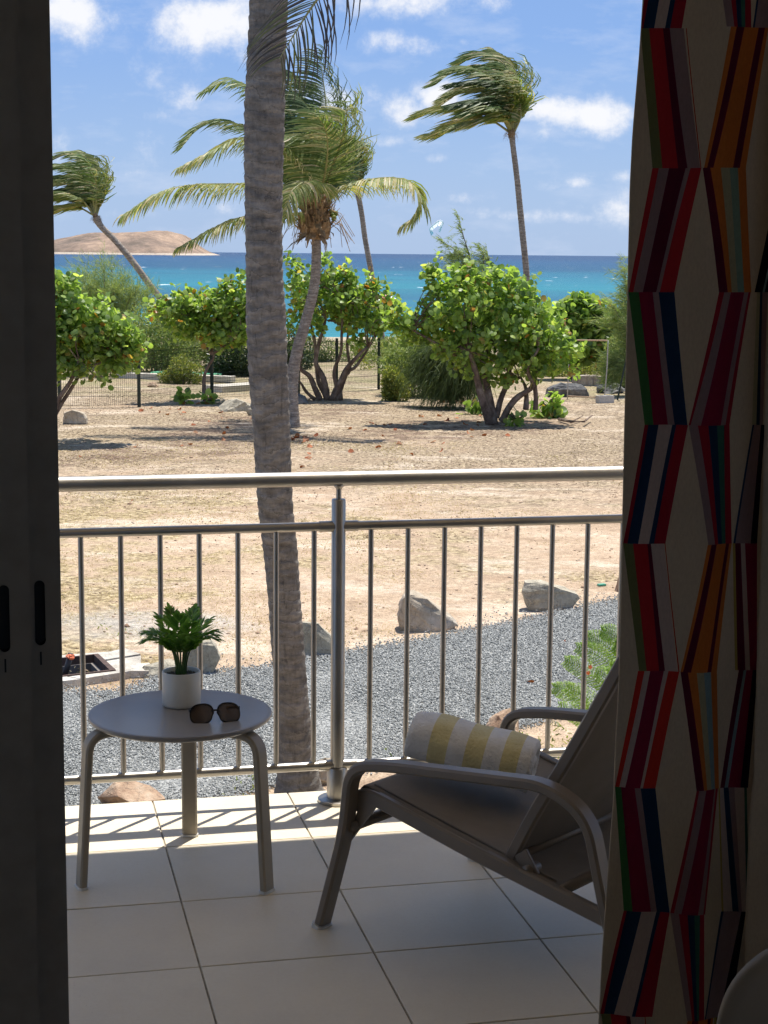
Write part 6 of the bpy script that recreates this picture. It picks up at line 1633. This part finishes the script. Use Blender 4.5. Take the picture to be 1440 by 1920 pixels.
def nz(x, y, s, o=0): return mnoise.noise(Vector((x*s+o, y*s, o)))
def ongravel(x, y):
    d = Vector((x, y, GZ))-CAM; z = d.dot(FW); px = 720+FPX*d.dot(RT)/z; py = 960-FPX*d.dot(UP)/z
    return ylerp(GR_TOP, min(max(px,-690),1890)) < py < ylerp(GR_BOT, min(max(px,-690),1890))+0
blades('dry_grass', 'patches of short dried grass over the sandy yard', 45000, (0,0,12,32), M_straw, (.015,.045), .0022, 1.0, 3, lambda x, y: 0 if ongravel(x,y) else max(0, (nz(x,y,.5)+nz(x,y,1.7,4)*.5+(.25 if x < .5 else -.1)+ .05)*1.6))
blades('leaf_litter', 'scattered twigs and bits of dead leaf under the trees', 26000, (0,0,20,44), M_twig, (.012,.045), .0036, 2.5, 4, lambda x, y: max(0, (nz(x,y,.4,2)+.25)*1.2)*(min(1,(y-18)/10)))
blades('green_weeds', 'sparse green weeds coming up in the sand', 1500, (0,0,11,16), M_shruby, (.02,.06), .005, .7, 5, lambda x, y: 0 if ongravel(x,y) else (1 if nz(x,y,1.4,9) > .28 else 0))
blades('green_weeds', 'small green weeds at the near edge of the gravel', 900, (0,0,10.6,14), M_shruby, (.03,.09), .007, .6, 6, lambda x, y: 1 if min((x-a)**2+((y-b)*.8)**2 for a, b in ((G(450,1482).x, G(450,1482).y), (G(480,1474).x, G(480,1474).y), (G(1065,1378).x, G(1065,1378).y), (G(1010,1388).x, G(1010,1388).y), (G(740,1425).x,G(740,1425).y), (G(395,985).x,G(395,985).y))) < .035 else 0)

_dl = bpy.data.meshes.new('fallen_leaf')
_v = [(0,0,.0)]+[(math.cos(a)*1.0, math.sin(a)*.9, .22*math.sin(a*2)+.10*math.cos(a*3)+.12) for a in [2*math.pi*i/9 for i in range(9)]]
_dl.from_pydata(_v, [], [(0,i+1,(i+1)%9+1) for i in range(9)]); _dl.materials.append(M_dry)
def fallen():
    random.seed(31); spots = []
    for _ in range(105):
        cx, cy, sx, sy = random.choice([(420,775,90,14),(410,775,60,8),(440,812,90,20),(560,826,20,8),(720,808,70,18),(760,812,60,20),(900,815,60,14),(540,760,30,8),(300,770,60,8),(640,800,120,40),(300,830,120,30),(560,850,80,20),(880,780,40,10),(860,740,60,10)])
        spots.append((cx+random.gauss(0,sx*.7), max(752, cy+random.gauss(0,sy*.7))))
    spots += [(1060,1208),(1075,1210),(995,1285),(858,1348),(245,940),(1000,900)]
    for i, (x, y) in enumerate(spots):
        if not 100 < x < 1175: continue
        p = G(x, y); s = random.uniform(.035,.068)*(1 if y < 1000 else .6)
        o = link('fallen_leaf', _dl, None, (p.x, p.y, p.z+.015)); o.scale = (s, s, s*random.uniform(.6,1.6)); o.rotation_euler = (random.uniform(-.7,.7), random.uniform(-.7,.7), random.uniform(0,6.28))
        near = min([((415,775),'by the low fence and the broad flat rock'),((560,800),'round the foot of the palm trunks'),((640,765),'under the many-stemmed sea grape'),((740,810),'in the open between the two big sea grapes'),((920,800),'under the largest sea grape'),((200,800),'on the left side of the yard below the fence'),((420,850),'in the tree shade left of the big palm'),((1060,1208),'on the grey gravel')], key=lambda q: (q[0][0]-x)**2+((q[0][1]-y)*2)**2)
        hue = random.choice(('curled orange brown', 'flat reddish brown', 'crumpled rust coloured'))
        tag(o, '%s dead leaf lying %s' % (hue, near[1]), 'leaf', 'fallen sea grape leaves')
    random.seed(7)
fallen()
def pebbles():
    r_ = np.random.default_rng(5); n = 1500; Y = r_.uniform(12, 34, n*2); X = r_.uniform(-.27,.27,n*2)*Y
    pts = [(x, y) for x, y in zip(X, Y) if not ongravel(x, y) and nz(x,y,.6,7) > -.15][:n]; n = len(pts)
    base = np.array([(1,0,0),(-1,0,0),(0,1,0),(0,-1,0),(0,0,.7),(0,0,-.7)]); faces = np.array([(0,2,4),(2,1,4),(1,3,4),(3,0,4),(2,0,5),(1,2,5),(3,1,5),(0,3,5)])
    s = r_.uniform(.006,.022,n)[:,None,None]*np.where(r_.random(n) < .04, 1.9, 1)[:,None,None]
    V = base[None]*s*r_.uniform(.6,1.3,(n,6,1))+np.array([(x, y, gz(x,y)+.003) for x, y in pts])[:,None,:]
    F = faces[None]+6*np.arange(n)[:,None,None]
    tag(np_mesh('pebbles', V.reshape(-1,3), F.reshape(-1,3), M_rb), 'small stones scattered over the sand', kind='stuff')
pebbles()
# dead branch lying right of the largest tree
def dead_branch():
    P = [G(1048,790), G(1070,797), G(1095,800), G(1110,791)]; b = P[0]
    mb = MB().tube([p-b+Vector((0,0,.05+.03*i)) for i, p in enumerate(P)], [.035,.03,.022,.015], 6)
    mb.tube([P[1]-b+Vector((0,0,.06)), G(1092,790)-b+Vector((0,0,.12))], [.02,.01], 5)
    tag(mb.build('dead_branch', M_bark, None, loc=b), 'bare dead branch lying on the ground right of the largest tree', 'branch')
    bpy.data.objects['dead_branch']['kind'] = 'stuff'
dead_branch()

# ---- far things: kite, parasols, bather
def kite():
    D = 260; c = atD(818, 427, D); k = D/FPX; root = empty('kite', c, 'small white inflatable kite flying over the sea', 'kite'); M_k, t_, b_ = newmat('white kite cloth'); setc(b_, (.85,.86,.86), .6); tn = N(t_, 'ShaderNodeBsdfTranslucent'); tn.inputs[0].default_value = (.9,.9,.9,1)
    mx_ = N(t_, 'ShaderNodeMixShader'); mx_.inputs[0].default_value = .5; t_.links.new(b_.outputs[0], mx_.inputs[1]); t_.links.new(tn.outputs[0], mx_.inputs[2]); t_.links.new(mx_.outputs[0], t_.nodes['Material Output'].inputs[0])
    T = [(-9,14),(-12,4),(-10,-1),(-3,-7),(4,-12),(9,-12),(12,-8),(9,0),(7,8)]; 
    P = smoothpath([Vector((x*k, -1.2*math.sin(math.pi*i/8), -z*k)) for i, (x, z) in enumerate(T)], 4)
    Q = [p*.55+Vector((.4*k,.9,-3.5*k)) for p in P]; n = len(P)
    mb = MB().add([tuple(p) for p in P]+[tuple(q) for q in Q], [(i, i+1, n+i+1, n+i) for i in range(n-1)]); mb.build('canopy', M_k, root, smooth=True)
    MB().tube(P, [1.4*k*(.35+.65*math.sin(math.pi*i/(n-1))) for i in range(n)], 6).build('leading_edge', M_k, root, smooth=True)
    for q in range(5):
        i = int((q+.5)/5*(n-1)); MB().tube([P[i], Q[i]], .7*k, 5).build('strut', M_k, root)
kite()
def parasol(px, py, D, cols, label, w=1.1):
    c = atD(px, py, D); zg = gz(c.x, D); root = empty('beach_parasol', (c.x, D, zg), label, 'parasol'); H = c.z-zg
    MB().tube([(0,0,0),(0,0,H)], .025, 6).build('pole', M_steel, root)
    for k in range(8):
        a, b_ = 2*math.pi*k/8, 2*math.pi*(k+1)/8
        MB().add([(0,0,H+.30),(w*math.cos(a), w*math.sin(a),H-.02),(w*math.cos(b_), w*math.sin(b_),H-.02),(w*.5*math.cos(a), w*.5*math.sin(a),H+.2),(w*.5*math.cos(b_), w*.5*math.sin(b_),H+.2)], [(0,3,4),(3,1,2,4)]).build('panel', cols[k%2], root)
parasol(716, 562, 88, (M_simple('red canvas', (.5,.08,.08), .7), M_simple('white canvas', (.75,.72,.70), .7)), 'red and white beach parasol behind the slim centre palm', .9)
parasol(1160, 610, 80, (M_simple('blue canvas', (.05,.32,.45), .7),)*2, 'turquoise beach parasol beside the right-hand casuarina', .7)
def bather():
    D = 84; c = atD(300, 560, D); x = c.x; zg = c.z-1.68
    J = [(0,0,.95),(0,0,1.2),(0,0,1.42),(0,0,1.52),(0,0,1.64),(.19,0,1.40),(.24,.02,1.12),(.22,-.1,.88),(-.19,0,1.40),(-.25,.02,1.12),(-.24,-.08,.88),(.1,0,.88),(.12,.02,.48),(.12,0,.06),(-.1,0,.88),(-.12,-.02,.48),(-.13,0,.06)]
    R_ = [.14,.13,.13,.055,.11,.06,.045,.035,.06,.045,.035,.09,.06,.045,.09,.06,.045]
    E_ = [(0,1),(1,2),(2,3),(3,4),(2,5),(5,6),(6,7),(2,8),(8,9),(9,10),(0,11),(11,12),(12,13),(0,14),(14,15),(15,16)]
    root = empty('person', (x, D, zg), 'person in a white top and pale hat on the beach beyond the left palm', 'person')
    me = bpy.data.meshes.new('body'); me.from_pydata(J, E_, []); me.materials.append(M_simple('skin', (.42,.25,.17), .6))
    o = link('body', me, root); sk = o.modifiers.new('skin', 'SKIN'); 
    for i, r in enumerate(R_): me.skin_vertices[0].data[i].radius = (r, r)
    me.skin_vertices[0].data[0].use_root = True
    o.modifiers.new('sub', 'SUBSURF').levels = 1
    MB().lathe([(.16,.92),(.165,1.1),(.19,1.36),(.10,1.46),(.07,1.47)], (0,0,0), 16).build('shirt', M_simple('white shirt', (.75,.75,.74), .8), root, smooth=True)
    MB().lathe([(.19,1.665),(.12,1.675),(.12,1.72),(.09,1.77),(.001,1.78)], (0,0,0), 16).build('hat', M_simple('pale hat', (.62,.48,.38), .8), root, smooth=True)
bather()

# ------------------------------------------------------------------ render settings
SC.render.engine = 'CYCLES'
cy = SC.cycles
cy.max_bounces = 7; cy.diffuse_bounces = 5; cy.glossy_bounces = 3; cy.transmission_bounces = 5; cy.transparent_max_bounces = 8
cy.sample_clamp_indirect = 8; cy.use_denoising = True; cy.caustics_reflective = False; cy.caustics_refractive = False
cy.use_adaptive_sampling = True; cy.adaptive_threshold = .02
